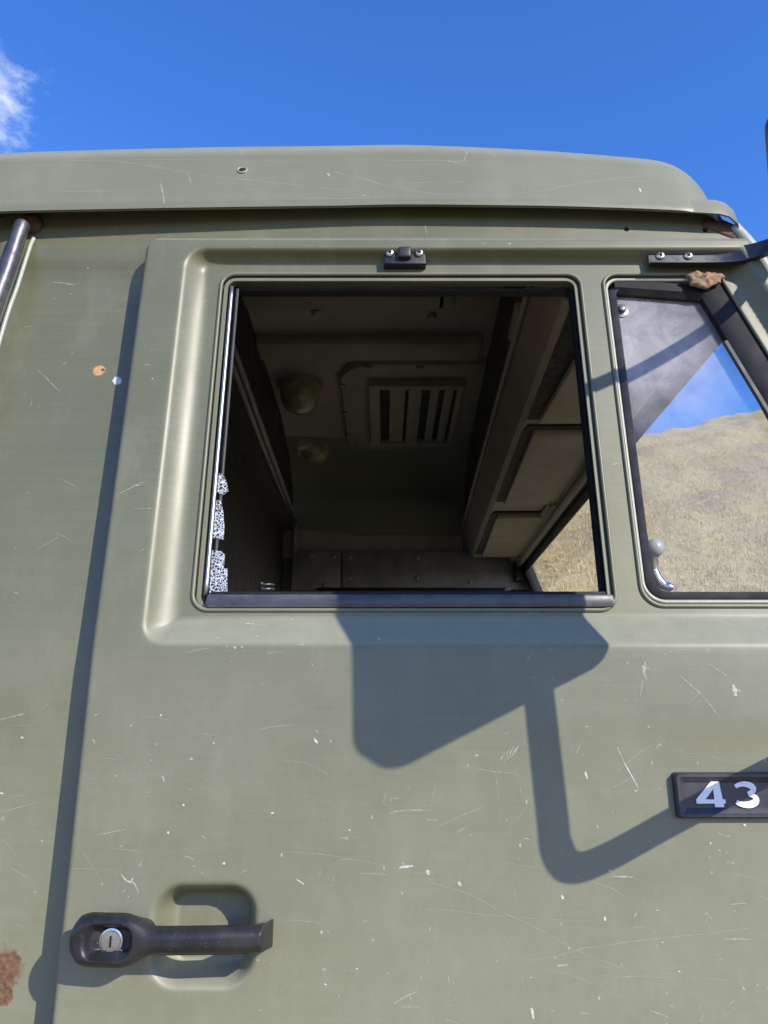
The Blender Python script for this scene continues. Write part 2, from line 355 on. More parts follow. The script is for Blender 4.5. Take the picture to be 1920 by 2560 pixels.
def densify(loop, step=0.02, closed=True):
    out = []; N = len(loop)
    for i in range(N if closed else N - 1):
        a = Vector(loop[i]); b = Vector(loop[(i + 1) % N]); k = max(1, int((b - a).length / step))
        for j in range(k): out.append(tuple(a.lerp(b, j / k)))
    if not closed: out.append(tuple(loop[-1]))
    return out
def field(name, xs, zs, S, sdf, m, parent, skirt=0.03, back=None, taper=None):
    """pressed sheet: y = S(x, z) where sdf(x, z) > 0, clipped exactly at sdf = 0, with folded edges"""
    X, Z = np.meshgrid(xs, zs); D = sdf(X, Z); nx = len(xs); nzz = len(zs)
    vid = -np.ones(D.shape, int); pts = []; faces = []
    ins = D > 0
    ii, jj = np.nonzero(ins); vid[ii, jj] = np.arange(len(ii)); pts = list(zip(X[ii, jj], Z[ii, jj])); cut = {}
    def cross(a, b):
        key = (a, b) if a < b else (b, a)
        if key in cut: return cut[key]
        da = D[a]; db = D[b]; t = da / (da - db); x = X[a] + (X[b] - X[a]) * t; z = Z[a] + (Z[b] - Z[a]) * t
        cut[key] = len(pts); pts.append((x, z)); return cut[key]
    edges = {}
    for i in range(nzz - 1):
        r0 = ins[i]; r1 = ins[i + 1]
        for j in range(nx - 1):
            c = (r0[j], r0[j + 1], r1[j + 1], r1[j]); s = c[0] + 0 + c[1] + c[2] + c[3]
            if s == 0: continue
            q = ((i, j), (i, j + 1), (i + 1, j + 1), (i + 1, j))
            if s == 4: faces.append((vid[q[0]], vid[q[1]], vid[q[2]], vid[q[3]])); continue
            poly = []
            for k in range(4):
                a = q[k]; b = q[(k + 1) % 4]
                if ins[a]: poly.append(int(vid[a]))
                if ins[a] != ins[b]: poly.append(cross(a, b))
            if len(poly) > 2: faces.append(tuple(poly))
    A = np.array(pts); Y = S(A[:, 0], A[:, 1]); V = [(A[k, 0], Y[k], A[k, 1]) for k in range(len(A))]
    cnt = {}
    for q in faces:
        for k in range(len(q)):
            e = (int(q[k]), int(q[(k + 1) % len(q)])); cnt[e] = cnt.get(e, 0) + 1
    bd = [e for e in cnt if (e[1], e[0]) not in cnt]
    F = [tuple(int(x) for x in q) for q in faces]; front = {}; rear = {}
    if back is not None:
        YB = back(A[:, 0], A[:, 1]); k0 = len(V); BX, BZ = taper(A[:, 0], A[:, 1]) if taper else (A[:, 0], A[:, 1]); V += [(BX[k], YB[k], BZ[k]) for k in range(len(A))]; F += [tuple(k0 + x for x in q[::-1]) for q in F[:]]
    if skirt or back is not None:
        for a, b in bd:
            for x in (a, b):
                if x not in front:
                    front[x] = len(V); V.append(V[x]); rear[x] = len(V)
                    V.append((BX[x], YB[x], BZ[x]) if back is not None else (V[x][0], V[x][1] + skirt, V[x][2]))
            F.append((front[b], front[a], rear[a], rear[b]))
    return obj(name, V, F, m, parent, True)
def smin(a, b, k):
    h = np.clip(0.5 + 0.5 * (b - a) / k, 0, 1); return b + (a - b) * h - k * h * (1 - h)
def sdbox(x, z, cx, cz, hx, hz, r):
    qx = np.abs(x - cx) - hx + r; qz = np.abs(z - cz) - hz + r
    return np.hypot(np.maximum(qx, 0), np.maximum(qz, 0)) + np.minimum(np.maximum(qx, qz), 0) - r

# ------------------------------------------------------------------ the setting: ground and hill
def terrain(x, y):
    a = np.clip((y - 7.0) / 10.0, 0, 1); a = a * a * (3 - 2 * a)
    rise = np.maximum(y - 9.0, 0) * 0.53
    top = 30.8 + 0.64 * (x - 20) + 1.2 * np.sin(x * 0.11 + 0.5) + 0.5 * np.sin(x * 0.31)
    top = np.clip(top, 12, 48)
    h = -4.0 * np.log(np.exp(-np.minimum(rise, 200) / 4.0) + np.exp(-top / 4.0))
    h = h - 4.0 * -np.log(1 + np.exp(-top / 4.0)) * 0
    bumpy = 0.35 * np.sin(x * 0.7 + 1.3 * np.sin(y * 0.31)) * np.sin(y * 0.53 + 0.6) + 0.18 * np.sin(x * 1.9 + y * 0.8) * np.sin(y * 1.3 - x * 0.4)
    return a * (h + bumpy) + (1 - a) * 0.0
gx = np.concatenate([np.linspace(-600, -70, 16), np.linspace(-60, 90, 201), np.linspace(100, 600, 16)])
gy = np.concatenate([np.linspace(-600, -20, 18), np.linspace(-10, 6, 9), np.linspace(6.6, 95, 150), np.linspace(100, 600, 16)])
GX, GY = np.meshgrid(gx, gy); GZ = terrain(GX, GY); nx = len(gx); ny = len(gy)
gv = list(zip(GX.ravel(), GY.ravel(), GZ.ravel()))
gf = [(j * nx + i, j * nx + i + 1, (j + 1) * nx + i + 1, (j + 1) * nx + i) for j in range(ny - 1) for i in range(nx - 1)]
ground = obj('ground', gv, gf, M_grass); tag(ground, 'dry golden grassland rising to a hill beyond the truck', None, None, 'structure')
def tufts(n):
    rs = np.random.RandomState(3); v = []; f = []
    for _ in range(n):
        y = 8 + 62 * rs.rand() ** 1.3; x = y * (0.05 + 0.62 * rs.rand()) + rs.randn() * 0.3
        z = float(terrain(np.array(x), np.array(y))); h = 0.05 + 0.09 * rs.rand(); w = 0.008 + 0.010 * rs.rand()
        for b in range(5):
            a = rs.rand() * 2 * PI; r = 0.25 * rs.rand(); lx = rs.randn() * 0.06; ly = rs.randn() * 0.06; bx = x + r * math.cos(a); by = y + r * math.sin(a); c, s = math.cos(a) * w, math.sin(a) * w; k = len(v)
            v += [(bx - c, by - s, z - 0.05), (bx + c, by + s, z - 0.05), (bx + lx, by + ly, z + h)]; f.append((k, k + 1, k + 2))
    return v, f
v, f = tufts(30000)
tag(obj('dry_grass', v, f, M_blade, None, False), 'dry golden grass covering the hillside', None, None, 'stuff')

# ------------------------------------------------------------------ the truck
truck = bpy.data.objects.new('truck', None); COL.objects.link(truck); truck.location = (0, 1, 0)
tag(truck, 'scratched olive green truck cab with a missing side window pane', 'truck')
TL = math.tan(math.radians(4.5)); ZB = 1.8065
def y0(z):
    d = np.asarray(z, float) - ZB; return TL * 0.5 * (d + np.sqrt(d * d + 0.018 ** 2)) - TL * 0.009
RD = 0.022                                     # depth of the pressed panel round the windows
def fr(z): return 0.53 + (2.36 - z) * 0.36      # front edge of the door, along the raked pillar
def rmin(a, b, r):
    return np.where((a < r) & (b < r), r - np.hypot(r - a, r - b), np.minimum(a, b))
def recess(x, z):
    dl = x + 0.282; db = z - 1.806; dt = 2.372 - z; dr = (0.522 + (2.337 - z) * 0.36 - x) * 0.94
    d = np.minimum(np.minimum(rmin(dl, db, 0.026), rmin(dl, dt, 0.030)), dr)
    W = [1 / (np.maximum(q, 0) + 0.004) ** 2 for q in (dl, db, dt, dr)]; s = W[0] + W[1] + W[2] + W[3]
    wid = (0.037 * W[0] + 0.037 * W[1] + 0.013 * W[2] + 0.02 * W[3]) / s      # hollow at the rear, flat ramp below, steep step above
    p = (2.0 * W[0] + 1.08 * W[1] + 1.6 * W[2] + 1.6 * W[3]) / s
    n = d / wid; n = np.clip(0.5 * (n + np.sqrt(n * n + 0.0022)), 0, 1)
    return RD * (1 - (1 - n) ** p)
def pocket(x, z):
    d = -sdbox(x, z, -0.190, 1.503, 0.055, 0.049, 0.030) / 0.017
    d = np.clip(0.5 * (d + np.sqrt(d * d + 0.03)), 0, 1); return 0.042 * (d * d * (3 - 2 * d))
def S_door(x, z):
    y = y0(z) + recess(x, z) + pocket(x, z)
    e = np.clip(1 - (x + 0.341) / 0.007, 0, 1); e2 = np.clip(1 - (2.393 - z) / 0.007, 0, 1); e = np.clip(np.hypot(e, e2), 0, 1)
    return y + 0.007 * (1 - np.sqrt(1 - e * e))
def off(z):                                     # the door stands proud of the corner panel, less so of the band above it
    t = np.clip((np.asarray(z, float) - 2.33) / 0.06, 0, 1); t = t * t * (3 - 2 * t); return 0.044 - 0.018 * t
def S_side(x, z):
    return y0(z) + off(z) + 5.0 * np.clip(-0.545 - x, 0, 1) ** 2
def door_out(x, z):
    r = 0.028; a = -sdbox(x, z, 0.5, 1.7, 0.841, 0.693, r)
    return np.minimum(a, (fr(z) - x) * 0.94)
H1 = (-0.233, 0.282, 1.850, 2.342); VL = 0.314
def vr(z): return 0.484 + (2.337 - z) * 0.36
def hole1(x, z): return sdbox(x, z, (H1[0] + H1[1]) / 2, (H1[2] + H1[3]) / 2, (H1[1] - H1[0]) / 2, (H1[3] - H1[2]) / 2, 0.020)
def hole2(x, z):
    a = sdbox(x, z, VL + 0.4, 2.0985, 0.4, 0.2435, 0.024); return -smin(-a, (vr(z) - x) * 0.94, 0.012)
HOLES_B = [(0.3600, 2.4265), (0.4765, 2.4250)]
def door_sdf(x, z): return np.minimum(np.minimum(door_out(x, z), hole1(x, z)), hole2(x, z))
xs = np.unique(np.concatenate([np.linspace(-0.3409, -0.33, 8), np.arange(-0.3295, 0.56, 0.0032), np.arange(0.56, 0.95, 0.01)]))
zs = np.unique(np.concatenate([np.arange(1.0, 1.38, 0.02), np.arange(1.38, 2.384, 0.0032), np.linspace(2.384, 2.394, 6)]))
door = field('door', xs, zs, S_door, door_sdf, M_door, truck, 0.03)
def side_sdf(x, z):
    inside = np.minimum(x + 0.322, np.minimum(2.375 - z, (fr(z) - 0.02 - x)))
    d = np.minimum(-inside, np.minimum((fr(z) + 0.006 - x) * 0.94, np.minimum(x + 0.66, 2.475 - z)))
    for hx, hz in HOLES_B: d = np.minimum(d, np.hypot(x - hx, z - hz) - 0.0042)
    return d
xs = np.unique(np.concatenate([np.arange(-0.66, -0.33, 0.006), np.arange(-0.33, -0.315, 0.003), np.arange(-0.315, 0.33, 0.01), np.arange(0.33, 0.58, 0.0025), np.arange(0.58, 1.1, 0.006)]))
zs = np.unique(np.concatenate([np.arange(1.0, 2.36, 0.02), np.arange(2.36, 2.476, 0.0025)]))
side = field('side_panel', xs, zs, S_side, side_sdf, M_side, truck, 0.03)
side['label'] = 'olive green rear corner panel with rust and a peeled tan chip'
obj('screw_hole_backing', *rbox((0.41, S_side(0, 2.42) + 0.034, 2.424), (0.2, 0.004, 0.05), 0.0005, 1), M_dark, truck)

# drip rail and roof
GUT = [(-0.75, 2.418), (-0.56, 2.431), (-0.30, 2.442), (0.02, 2.453), (0.25, 2.450), (0.40, 2.4445), (0.49, 2.438)]
def gz(x): return float(np.interp(x, [p[0] for p in GUT], [p[1] for p in GUT])) - 0.003
def yg(x): return YG - 0.012 * min(1, max(0, (-0.05 - x) / 0.5))
gxs = list(np.linspace(-0.75, 0.49, 63)); gpath = [(x, 0.0, gz(x)) for x in gxs]
k = np.array([1, 4, 6, 4, 1]) / 16; zz = np.array([p[2] for p in gpath]); zz[2:-2] = np.convolve(zz, k, 'valid'); zz[2:-2] = np.convolve(zz, k, 'valid')
def gzs(x): return float(np.interp(x, gxs, zz))
YG = 0.050                                     # outer face of the rail
prof = [(YG, 0.0), (YG + 0.001, 0.008), (YG + 0.004, 0.020), (YG + 0.008, 0.030), (YG + 0.010, 0.030), (YG + 0.006, 0.018), (YG + 0.004, 0.006), (YG + 0.003, 0.0)]
gl = []
for x in gxs: gl.append((x, 0.0, gzs(x)))
gl += [(0.505, 0.003, gzs(0.49) - 0.0025), (0.520, 0.011, gzs(0.49) - 0.009), (0.529, 0.024, gzs(0.49) - 0.017), (0.532, 0.044, gzs(0.49) - 0.024), (0.532, 0.07, gzs(0.49) - 0.028)]
v = []; f = []; K = len(prof)
for (x, dy, z) in gl:
    for py, pz in prof: v.append((x, py + dy + yg(x) - YG, z + pz))
for i in range(len(gl) - 1):
    for q in range(K): f.append((i * K + q, i * K + (q + 1) % K, (i + 1) * K + (q + 1) % K, (i + 1) * K + q)[::-1])
f.append(tuple(range(K))); f.append(tuple((len(gl) - 1) * K + q for q in range(K))[::-1])
obj('drip_rail', v, f, M_roof, truck, True, 45)
cap = MB()
for i in range(len(gxs) - 1):
    x0_, x1_ = gxs[i], gxs[i + 1]; q = []
    for x in (x0_, x1_):
        for yy, dz in ((yg(x) + 0.008, 0.026), (0.115, 0.024)): q.append((x, yy, gzs(x) + dz))
    cap.add(q, [(0, 1, 3, 2)])
cap.build('rail_shade', M_dark, truck)  # black strip paints in the deep shade under the rail
# roof: sections along x, each from the rail up and over to the far side
RP = [(-0.0015, 0.0005), (-0.001, 0.010), (0.003, 0.028), (0.011, 0.066), (0.018, 0.099), (0.022, 0.117), (0.030, 0.132), (0.046, 0.149), (0.09, 0.179), (0.20, 0.232), (0.45, 0.305), (0.96, 0.325)]
RPs = [(p.x, p.y) for p in smooth_path([(a, b, 0) for a, b in RP], 4)]
def roof_e(x):
    # lower towards the rounded front corner
    e = 1.0 - 0.15 * max(0, (x - 0.0) / 0.45) ** 1.5
    if x > 0.40: t = min(1, (x - 0.40) / 0.112); e *= math.sqrt(max(0, 1 - t ** 2.6)) * 0.985 + 0.015
    if x < -0.2: e -= 0.03 * ((-0.2 - x) / 0.4) ** 1.5
    return e
rx = list(np.linspace(-0.75, 0.30, 36)) + list(np.linspace(0.315, 0.487, 30)) + [0.495, 0.501, 0.506, 0.5095, 0.5115, 0.512]
v = []; K = len(RPs)
for x in rx:
    e = roof_e(x); ins = 0.0
    if x > 0.43: ins = 0.050 * (1 - math.sqrt(max(0, 1 - min(1, (x - 0.43) / 0.082) ** 2)))
    for a, b in RPs: v.append((x, yg(x) + ins + a * (1 - ins), gzs(min(x, 0.49)) + b * e))
n0 = len(v)
f = [(i * K + q, (i + 1) * K + q, (i + 1) * K + q + 1, i * K + q + 1) for i in range(len(rx) - 1) for q in range(K - 1)]
# far half mirrored about the cab's centre line
YC = 0.995
v += [(a, 2 * YC - b, c) for a, b, c in v]; f += [tuple(n0 + x for x in q[::-1]) for q in f]
# front closure
fr_ = [(len(rx) - 1) * K + q for q in range(K)]; fr2 = [n0 + x for x in fr_]
for q in range(K - 1): f.append((fr_[q], fr2[q], fr2[q + 1], fr_[q + 1]))
roof = obj('roof', v, f, M_roof, truck, True, 60)
def roof_y(z, x):
    h = (z - gzs(x)) / roof_e(x)
    return yg(x) + float(np.interp(h, [p[1] for p in RPs], [p[0] for p in RPs]))
# plugged hole in the roof side
hz_, hx_ = 2.519, -0.2125; nrm = Vector((0, -0.94, 0.34))
pl = obj('roof_rivet_hole', *lathe([(0.0078, -0.002), (0.0078, 0.0012), (0.0066, 0.0018), (0.0058, 0.0010), (0.0054, -0.006)], (hx_, roof_y(hz_, hx_), hz_), nrm, 20), M_trimW, roof, True, 40)
obj('hole_shadow_cup', *lathe([(0.0060, -0.004), (0.0058, 0.0008), (0.001, 0.0010)], (hx_, roof_y(hz_, hx_), hz_), nrm, 16), M_dark, roof)
# raked pillar strip beyond the door, with its rusty top
pst = [(0.520, 0.075, 2.430), (0.545, 0.072, 2.385), (0.575, 0.068, 2.30), (0.72, 0.05, 1.90)]
obj('pillar_strip', *tube(smooth_path(pst, 6), 0.009, 8), M_trimW, truck)
obj('rusty_rail_joint', *rbox((0.503, 0.082, 2.429), (0.058, 0.022, 0.026), 0.004, 2, Matrix.Rotation(0.5, 3, 'Y')), M_rust, truck)
# rear corner tube with welded top
tp = [(-0.5255, 0.055, 2.424), (-0.528, 0.052, 2.405), (-0.5335, 0.046, 2.34), (-0.542, 0.036, 2.24), (-0.560, 0.012, 1.90), (-0.57, 0.0, 1.5), (-0.57, 0.0, 1.05)]
obj('corner_tube', *tube(smooth_path(tp, 6), [0.006, 0.0085, 0.010, 0.0105, 0.0108, 0.011] + [0.011] * 31, 14), M_steel, truck)
tp2 = [(x + 0.0125, y + 0.010, z - 0.02) for x, y, z in tp]
obj('corner_seam', *tube(smooth_path(tp2, 6), 0.003, 8), M_trimW, truck)
obj('rusty_weld', *lathe([(0.016, -0.006), (0.015, 0.001), (0.010, 0.004), (0.002, 0.005)], (-0.522, 0.068, 2.430), Vector((0, -1, -0.5)), 11), M_rust, truck)

# ---- wear on the paint: scratches, chips and flecks of stone damage
MARKS = [
    ('d', [(0.1368, 1.5516), (0.1399, 1.5408), (0.1428, 1.528)], 0.00065, 1),
    ('d', [(0.243, 1.5596), (0.2667, 1.5588)], 0.00209, 1),
    ('d', [(0.2712, 1.4344), (0.292, 1.4271)], 0.00156, 1),
    ('d', [(0.3567, 1.4996), (0.3846, 1.499)], 0.00261, 1),
    ('d', [(0.3371, 1.5111), (0.3451, 1.5291)], 0.00065, 1),
    ('d', [(0.1782, 1.4742), (0.1909, 1.4754)], 0.00261, 1),
    ('d', [(0.1507, 1.4364), (0.1529, 1.4265)], 0.00313, 2),
    ('d', [(0.2004, 1.4314), (0.2095, 1.431)], 0.00235, 0),
    ('d', [(0.0164, 1.4374), (0.0369, 1.437)], 0.00261, 0),
    ('d', [(0.0617, 1.4265), (0.0763, 1.4219)], 0.00156, 0),
    ('d', [(0.0172, 1.569), (0.0315, 1.5701)], 0.0013, 2),
    ('d', [(0.0458, 1.5657), (0.0481, 1.5614)], 0.00365, 2),
    ('d', [(0.0793, 1.5542), (0.0823, 1.5499)], 0.00313, 2),
    ('d', [(0.1883, 1.5413), (0.1909, 1.5376)], 0.00313, 2),
    ('d', [(0.2327, 1.5206), (0.2335, 1.5164)], 0.00235, 2),
    ('d', [(0.2632, 1.5206), (0.267, 1.5242)], 0.00235, 1),
    ('d', [(0.286, 1.5263), (0.292, 1.5272)], 0.00156, 1),
    ('d', [(0.1921, 1.4923), (0.1942, 1.4898)], 0.00313, 1),
    ('d', [(0.3695, 1.4555), (0.3718, 1.4518)], 0.00261, 1),
    ('d', [(0.3926, 1.4565), (0.3963, 1.4524)], 0.00261, 1),
    ('d', [(0.3524, 1.4384), (0.3612, 1.4444)], 0.00078, 1),
    ('d', [(0.3222, 1.4235), (0.3266, 1.4314)], 0.00065, 1),
    ('d', [(0.017, 1.528), (0.064, 1.527), (0.1155, 1.5217), (0.1669, 1.5185), (0.2276, 1.5157)], 0.00065, 0),
    ('d', [(0.048, 1.5538), (0.088, 1.543), (0.1204, 1.527), (0.1571, 1.5111), (0.2022, 1.4882), (0.2473, 1.4727), (0.2695, 1.4646)], 0.00104, 0),
    ('d', [(0.1642, 1.4717), (0.2005, 1.4636), (0.2448, 1.4454)], 0.00078, 0),
    ('d', [(0.2024, 1.4902), (0.2728, 1.4985), (0.3434, 1.5048), (0.3907, 1.5101)], 0.00104, 0),
    ('d', [(0.1247, 1.5734), (0.1697, 1.5668), (0.2305, 1.5516), (0.2533, 1.5419), (0.2778, 1.5259)], 0.00091, 0),
    ('d', [(0.2236, 1.4656), (0.2924, 1.4636), (0.3975, 1.4605)], 0.00078, 0),
    ('d', [(0.2182, 1.4555), (0.2464, 1.4636), (0.3044, 1.4676)], 0.00078, 0),
    ('d', [(0.2094, 1.4913), (0.1554, 1.4799), (0.1095, 1.4882)], 0.00078, 0),
    ('d', [(0.3816, 1.5473), (0.4083, 1.5366)], 0.00078, 0),
    ('d', [(0.3741, 1.5625), (0.4107, 1.5538)], 0.00078, 0),
    ('d', [(0.3407, 1.4265), (0.3722, 1.4414)], 0.00078, 0),
    ('d', [(0.066, 1.4656), (0.0675, 1.4575)], 0.00182, 0),
    ('d', [(0.0706, 1.4636), (0.072, 1.4565)], 0.00156, 0),
    ('d', [(0.2655, 1.4225), (0.2783, 1.4374)], 0.00065, 0),
    ('d', [(0.1292, 1.6777), (0.1354, 1.6869)], 0.00122, 3),
    ('d', [(0.1338, 1.677), (0.1402, 1.6903)], 0.00122, 3),
    ('d', [(0.1373, 1.6781), (0.1449, 1.6925)], 0.00122, 3),
    ('d', [(0.1413, 1.6803), (0.1508, 1.6936)], 0.00122, 3),
    ('d', [(0.2231, 1.6654), (0.2249, 1.6584)], 0.00365, 2),
    ('d', [(0.2128, 1.6825), (0.2239, 1.7014)], 0.00073, 1),
    ('d', [(0.261, 1.6914), (0.2674, 1.6748)], 0.00146, 2),
    ('d', [(0.2516, 1.6487), (0.2655, 1.653)], 0.00073, 0),
    ('d', [(-0.0784, 1.7014), (-0.0743, 1.6954)], 0.00292, 2),
    ('d', [(-0.0775, 1.7104), (-0.0728, 1.707)], 0.00146, 1),
    ('d', [(0.0164, 1.5678), (0.0309, 1.5694)], 0.00171, 2),
    ('d', [(0.0198, 1.5739), (0.0219, 1.5688)], 0.00122, 2),
    ('d', [(0.0453, 1.5647), (0.0486, 1.5613)], 0.00341, 2),
    ('d', [(0.0795, 1.5546), (0.0821, 1.5503)], 0.00317, 2),
    ('d', [(-0.0488, 1.5977), (-0.0375, 1.5973)], 0.00341, 0),
    ('d', [(0.0786, 1.603), (0.0878, 1.6076)], 0.00195, 0),
    ('d', [(-0.0282, 1.5627), (0.0041, 1.5613)], 0.00122, 0),
    ('d', [(-0.0568, 1.5475), (-0.0532, 1.5596)], 0.00097, 0),
    ('d', [(0.0533, 1.6411), (0.0574, 1.6487)], 0.00097, 1),
    ('d', [(-0.0015, 1.6326), (0.0031, 1.6465)], 0.00122, 0),
    ('d', [(0.0427, 1.6166), (0.0574, 1.6145)], 0.00097, 1),
    ('d', [(0.0528, 1.6124), (0.0574, 1.6166)], 0.00122, 1),
    ('d', [(-0.116, 1.6781), (-0.0882, 1.6748), (-0.0695, 1.6671), (-0.0508, 1.6519)], 0.00073, 0),
    ('d', [(0.1154, 1.6803), (0.1237, 1.6584), (0.127, 1.6262), (0.1272, 1.6051)], 0.00073, 0),
    ('d', [(0.0222, 1.5967), (0.0239, 1.5905)], 0.00073, 1),
    ('d', [(0.0019, 1.6219), (0.011, 1.6223)], 0.00097, 1),
    ('d', [(-0.1124, 1.5842), (-0.0675, 1.5811), (-0.0182, 1.5739), (0.013, 1.5678)], 0.00073, 0),
    ('d', [(-0.0936, 1.5566), (-0.085, 1.5515)], 0.00146, 2),
    ('d', [(-0.0003, 1.5811), (0.013, 1.5678)], 0.00073, 0),
    ('d', [(0.0286, 1.5633), (0.0441, 1.5621)], 0.00097, 0),
    ('d', [(0.2607, 1.6915), (0.2687, 1.6725), (0.2742, 1.6614), (0.2805, 1.6493)], 0.00136, 2),
    ('d', [(0.2506, 1.6482), (0.2617, 1.6533), (0.2729, 1.6593), (0.2797, 1.6634)], 0.00068, 1),
    ('d', [(0.3622, 1.6028), (0.3752, 1.5979)], 0.00091, 1),
    ('d', [(0.3262, 1.6879), (0.3421, 1.6848), (0.3685, 1.6807), (0.3894, 1.6756), (0.4213, 1.673)], 0.00068, 0),
    ('d', [(0.3917, 1.612), (0.3943, 1.6096)], 0.00204, 2),
    ('d', [(0.2982, 1.6776), (0.2983, 1.673)], 0.00227, 1),
    ('d', [(0.3486, 1.6761), (0.3493, 1.6725)], 0.00159, 1),
    ('d', [(0.4244, 1.6797), (0.424, 1.6756)], 0.00159, 2),
    ('d', [(0.3063, 1.6931), (0.3037, 1.6889)], 0.00091, 1),
    ('d', [(0.3013, 1.7858), (0.2984, 1.7745), (0.3021, 1.7655)], 0.00423, 1),
    ('d', [(0.2971, 1.7799), (0.3061, 1.7781)], 0.00329, 1),
    ('d', [(0.2966, 1.7655), (0.2922, 1.7476)], 0.00235, 0),
    ('d', [(0.3997, 1.7601), (0.4008, 1.7476)], 0.00564, 3),
    ('d', [(0.3973, 1.7556), (0.407, 1.7529)], 0.00329, 3),
    ('d', [(0.3403, 1.77), (0.3649, 1.7454), (0.3802, 1.7211)], 0.00118, 1),
    ('d', [(0.3459, 1.7387), (0.3662, 1.7565)], 0.00094, 0),
    ('d', [(0.2577, 1.6654), (0.2864, 1.6866), (0.3146, 1.6995)], 0.00094, 0),
    ('d', [(0.3196, 1.7927), (0.3435, 1.7996), (0.3802, 1.7964)], 0.00094, 0),
    ('d', [(-0.4353, 2.362), (-0.4321, 2.362)], 0.00227, 1),
    ('d', [(-0.4585, 2.3236), (-0.4563, 2.3225)], 0.00198, 1),
    ('d', [(-0.5025, 2.2778), (-0.5, 2.2778)], 0.0017, 1),
    ('d', [(-0.4874, 2.1521), (-0.4846, 2.1502), (-0.4847, 2.1427), (-0.4856, 2.1362)], 0.00142, 0),
    ('d', [(-0.4741, 2.1368), (-0.4723, 2.136)], 0.00198, 0),
    ('d', [(-0.3546, 2.4181), (-0.3632, 2.4147)], 0.00085, 0),
    ('d', [(-0.4533, 1.7233), (-0.4408, 1.7259), (-0.4271, 1.7293)], 0.00153, 1),
    ('d', [(-0.448, 1.7163), (-0.4188, 1.7155)], 0.00068, 0),
    ('d', [(-0.4276, 1.7022), (-0.4246, 1.7022)], 0.00221, 2),
    ('d', [(-0.4433, 1.6409), (-0.4393, 1.6396)], 0.00204, 2),
    ('d', [(-0.39, 1.5897), (-0.3875, 1.5894)], 0.00204, 1),
    ('d', [(-0.4321, 1.6382), (-0.4069, 1.6374)], 0.00068, 0),
    ('d', [(-0.3906, 1.537), (-0.388, 1.5367)], 0.00204, 1),
    ('d', [(-0.3822, 1.6748), (-0.3808, 1.6707)], 0.00119, 0),
    ('d', [(-0.3275, 1.7007), (-0.3234, 1.6956)], 0.00238, 1),
    ('d', [(-0.3136, 1.6004), (-0.2965, 1.6033), (-0.2811, 1.6065)], 0.00085, 1),
    ('d', [(-0.2352, 1.6041), (-0.2335, 1.6019)], 0.00272, 2),
    ('d', [(-0.2208, 1.6321), (-0.2189, 1.6302)], 0.00255, 2),
    ('d', [(-0.26, 1.6779), (-0.2582, 1.677)], 0.00221, 1),
    ('d', [(-0.2454, 1.6614), (-0.2433, 1.6554)], 0.00272, 1),
    ('d', [(-0.1728, 1.5733), (-0.171, 1.5712)], 0.00272, 2),
    ('d', [(-0.2815, 1.5616), (-0.2746, 1.5545), (-0.2667, 1.5531), (-0.2612, 1.5429)], 0.00272, 3),
    ('d', [(-0.2707, 1.5538), (-0.268, 1.5587)], 0.00204, 3),
    ('d', [(-0.2635, 1.5687), (-0.2596, 1.5773)], 0.00238, 0),
    ('d', [(-0.258, 1.6396), (-0.2428, 1.6396)], 0.00085, 0),
    ('d', [(-0.2213, 1.5859), (-0.201, 1.5871)], 0.00085, 0),
    ('d', [(-0.2043, 1.7058), (-0.1813, 1.7038)], 0.00102, 0),
    ('d', [(-0.2735, 1.7243), (-0.2546, 1.7235), (-0.2396, 1.7203)], 0.00068, 0),
    ('d', [(-0.2934, 1.5873), (-0.2617, 1.5837)], 0.00085, 0),
    ('d', [(-0.3349, 1.5673), (-0.2835, 1.5661)], 0.00068, 0),
    ('d', [(-0.1988, 1.6004), (-0.193, 1.5968)], 0.00238, 0),
    ('d', [(-0.1716, 1.5924), (-0.1573, 1.5888)], 0.00085, 0),
    ('d', [(-0.2845, 1.6418), (-0.2798, 1.6599)], 0.00085, 0),
    ('d', [(-0.3245, 1.6581), (-0.3166, 1.6587)], 0.00085, 0),
    ('d', [(-0.2872, 1.7132), (-0.2828, 1.7187)], 0.00272, 0),
    ('d', [(-0.3021, 1.551), (-0.2992, 1.5531)], 0.00408, 0),
    ('d', [(-0.2831, 1.546), (-0.2851, 1.5587)], 0.00136, 0),
    ('d', [(-0.2145, 1.8456), (-0.1897, 1.8397), (-0.1779, 1.8368), (-0.1637, 1.8327)], 0.00068, 0),
    ('d', [(-0.1661, 1.8332), (-0.1545, 1.8321), (-0.1393, 1.8292)], 0.00181, 1),
    ('d', [(-0.2134, 1.8364), (-0.2117, 1.8346)], 0.00181, 1),
    ('d', [(-0.1981, 1.8141), (-0.1911, 1.8128)], 0.00136, 1),
    ('d', [(-0.1747, 1.8029), (-0.1716, 1.8018)], 0.00295, 3),
    ('d', [(-0.1664, 1.8034), (-0.1635, 1.8025)], 0.00295, 3),
    ('d', [(-0.1846, 1.804), (-0.1778, 1.8018)], 0.00102, 1),
    ('d', [(-0.2356, 1.8935), (-0.2339, 1.8932)], 0.00204, 1),
    ('d', [(-0.3146, 2.0051), (-0.299, 2.0059)], 0.00091, 1),
    ('d', [(-0.3241, 1.9935), (-0.3198, 1.9954)], 0.00079, 0),
    ('r', [(-0.5927, 2.5723), (-0.5177, 2.5562), (-0.4438, 2.5404), (-0.3861, 2.5325), (-0.2995, 2.5144), (-0.2275, 2.4916), (-0.1774, 2.4691)], 0.00095, 0),
    ('r', [(-0.5829, 2.5325), (-0.478, 2.5351), (-0.338, 2.5404), (-0.2146, 2.5404), (0.0, 2.5451)], 0.00109, 0),  # pressed crease of the roof, drawn as a faint pale line
    ('r', [(-0.3936, 2.5351), (-0.2814, 2.5093), (-0.1584, 2.4916), (-0.0545, 2.4766), (0.0, 2.4691)], 0.00082, 0),
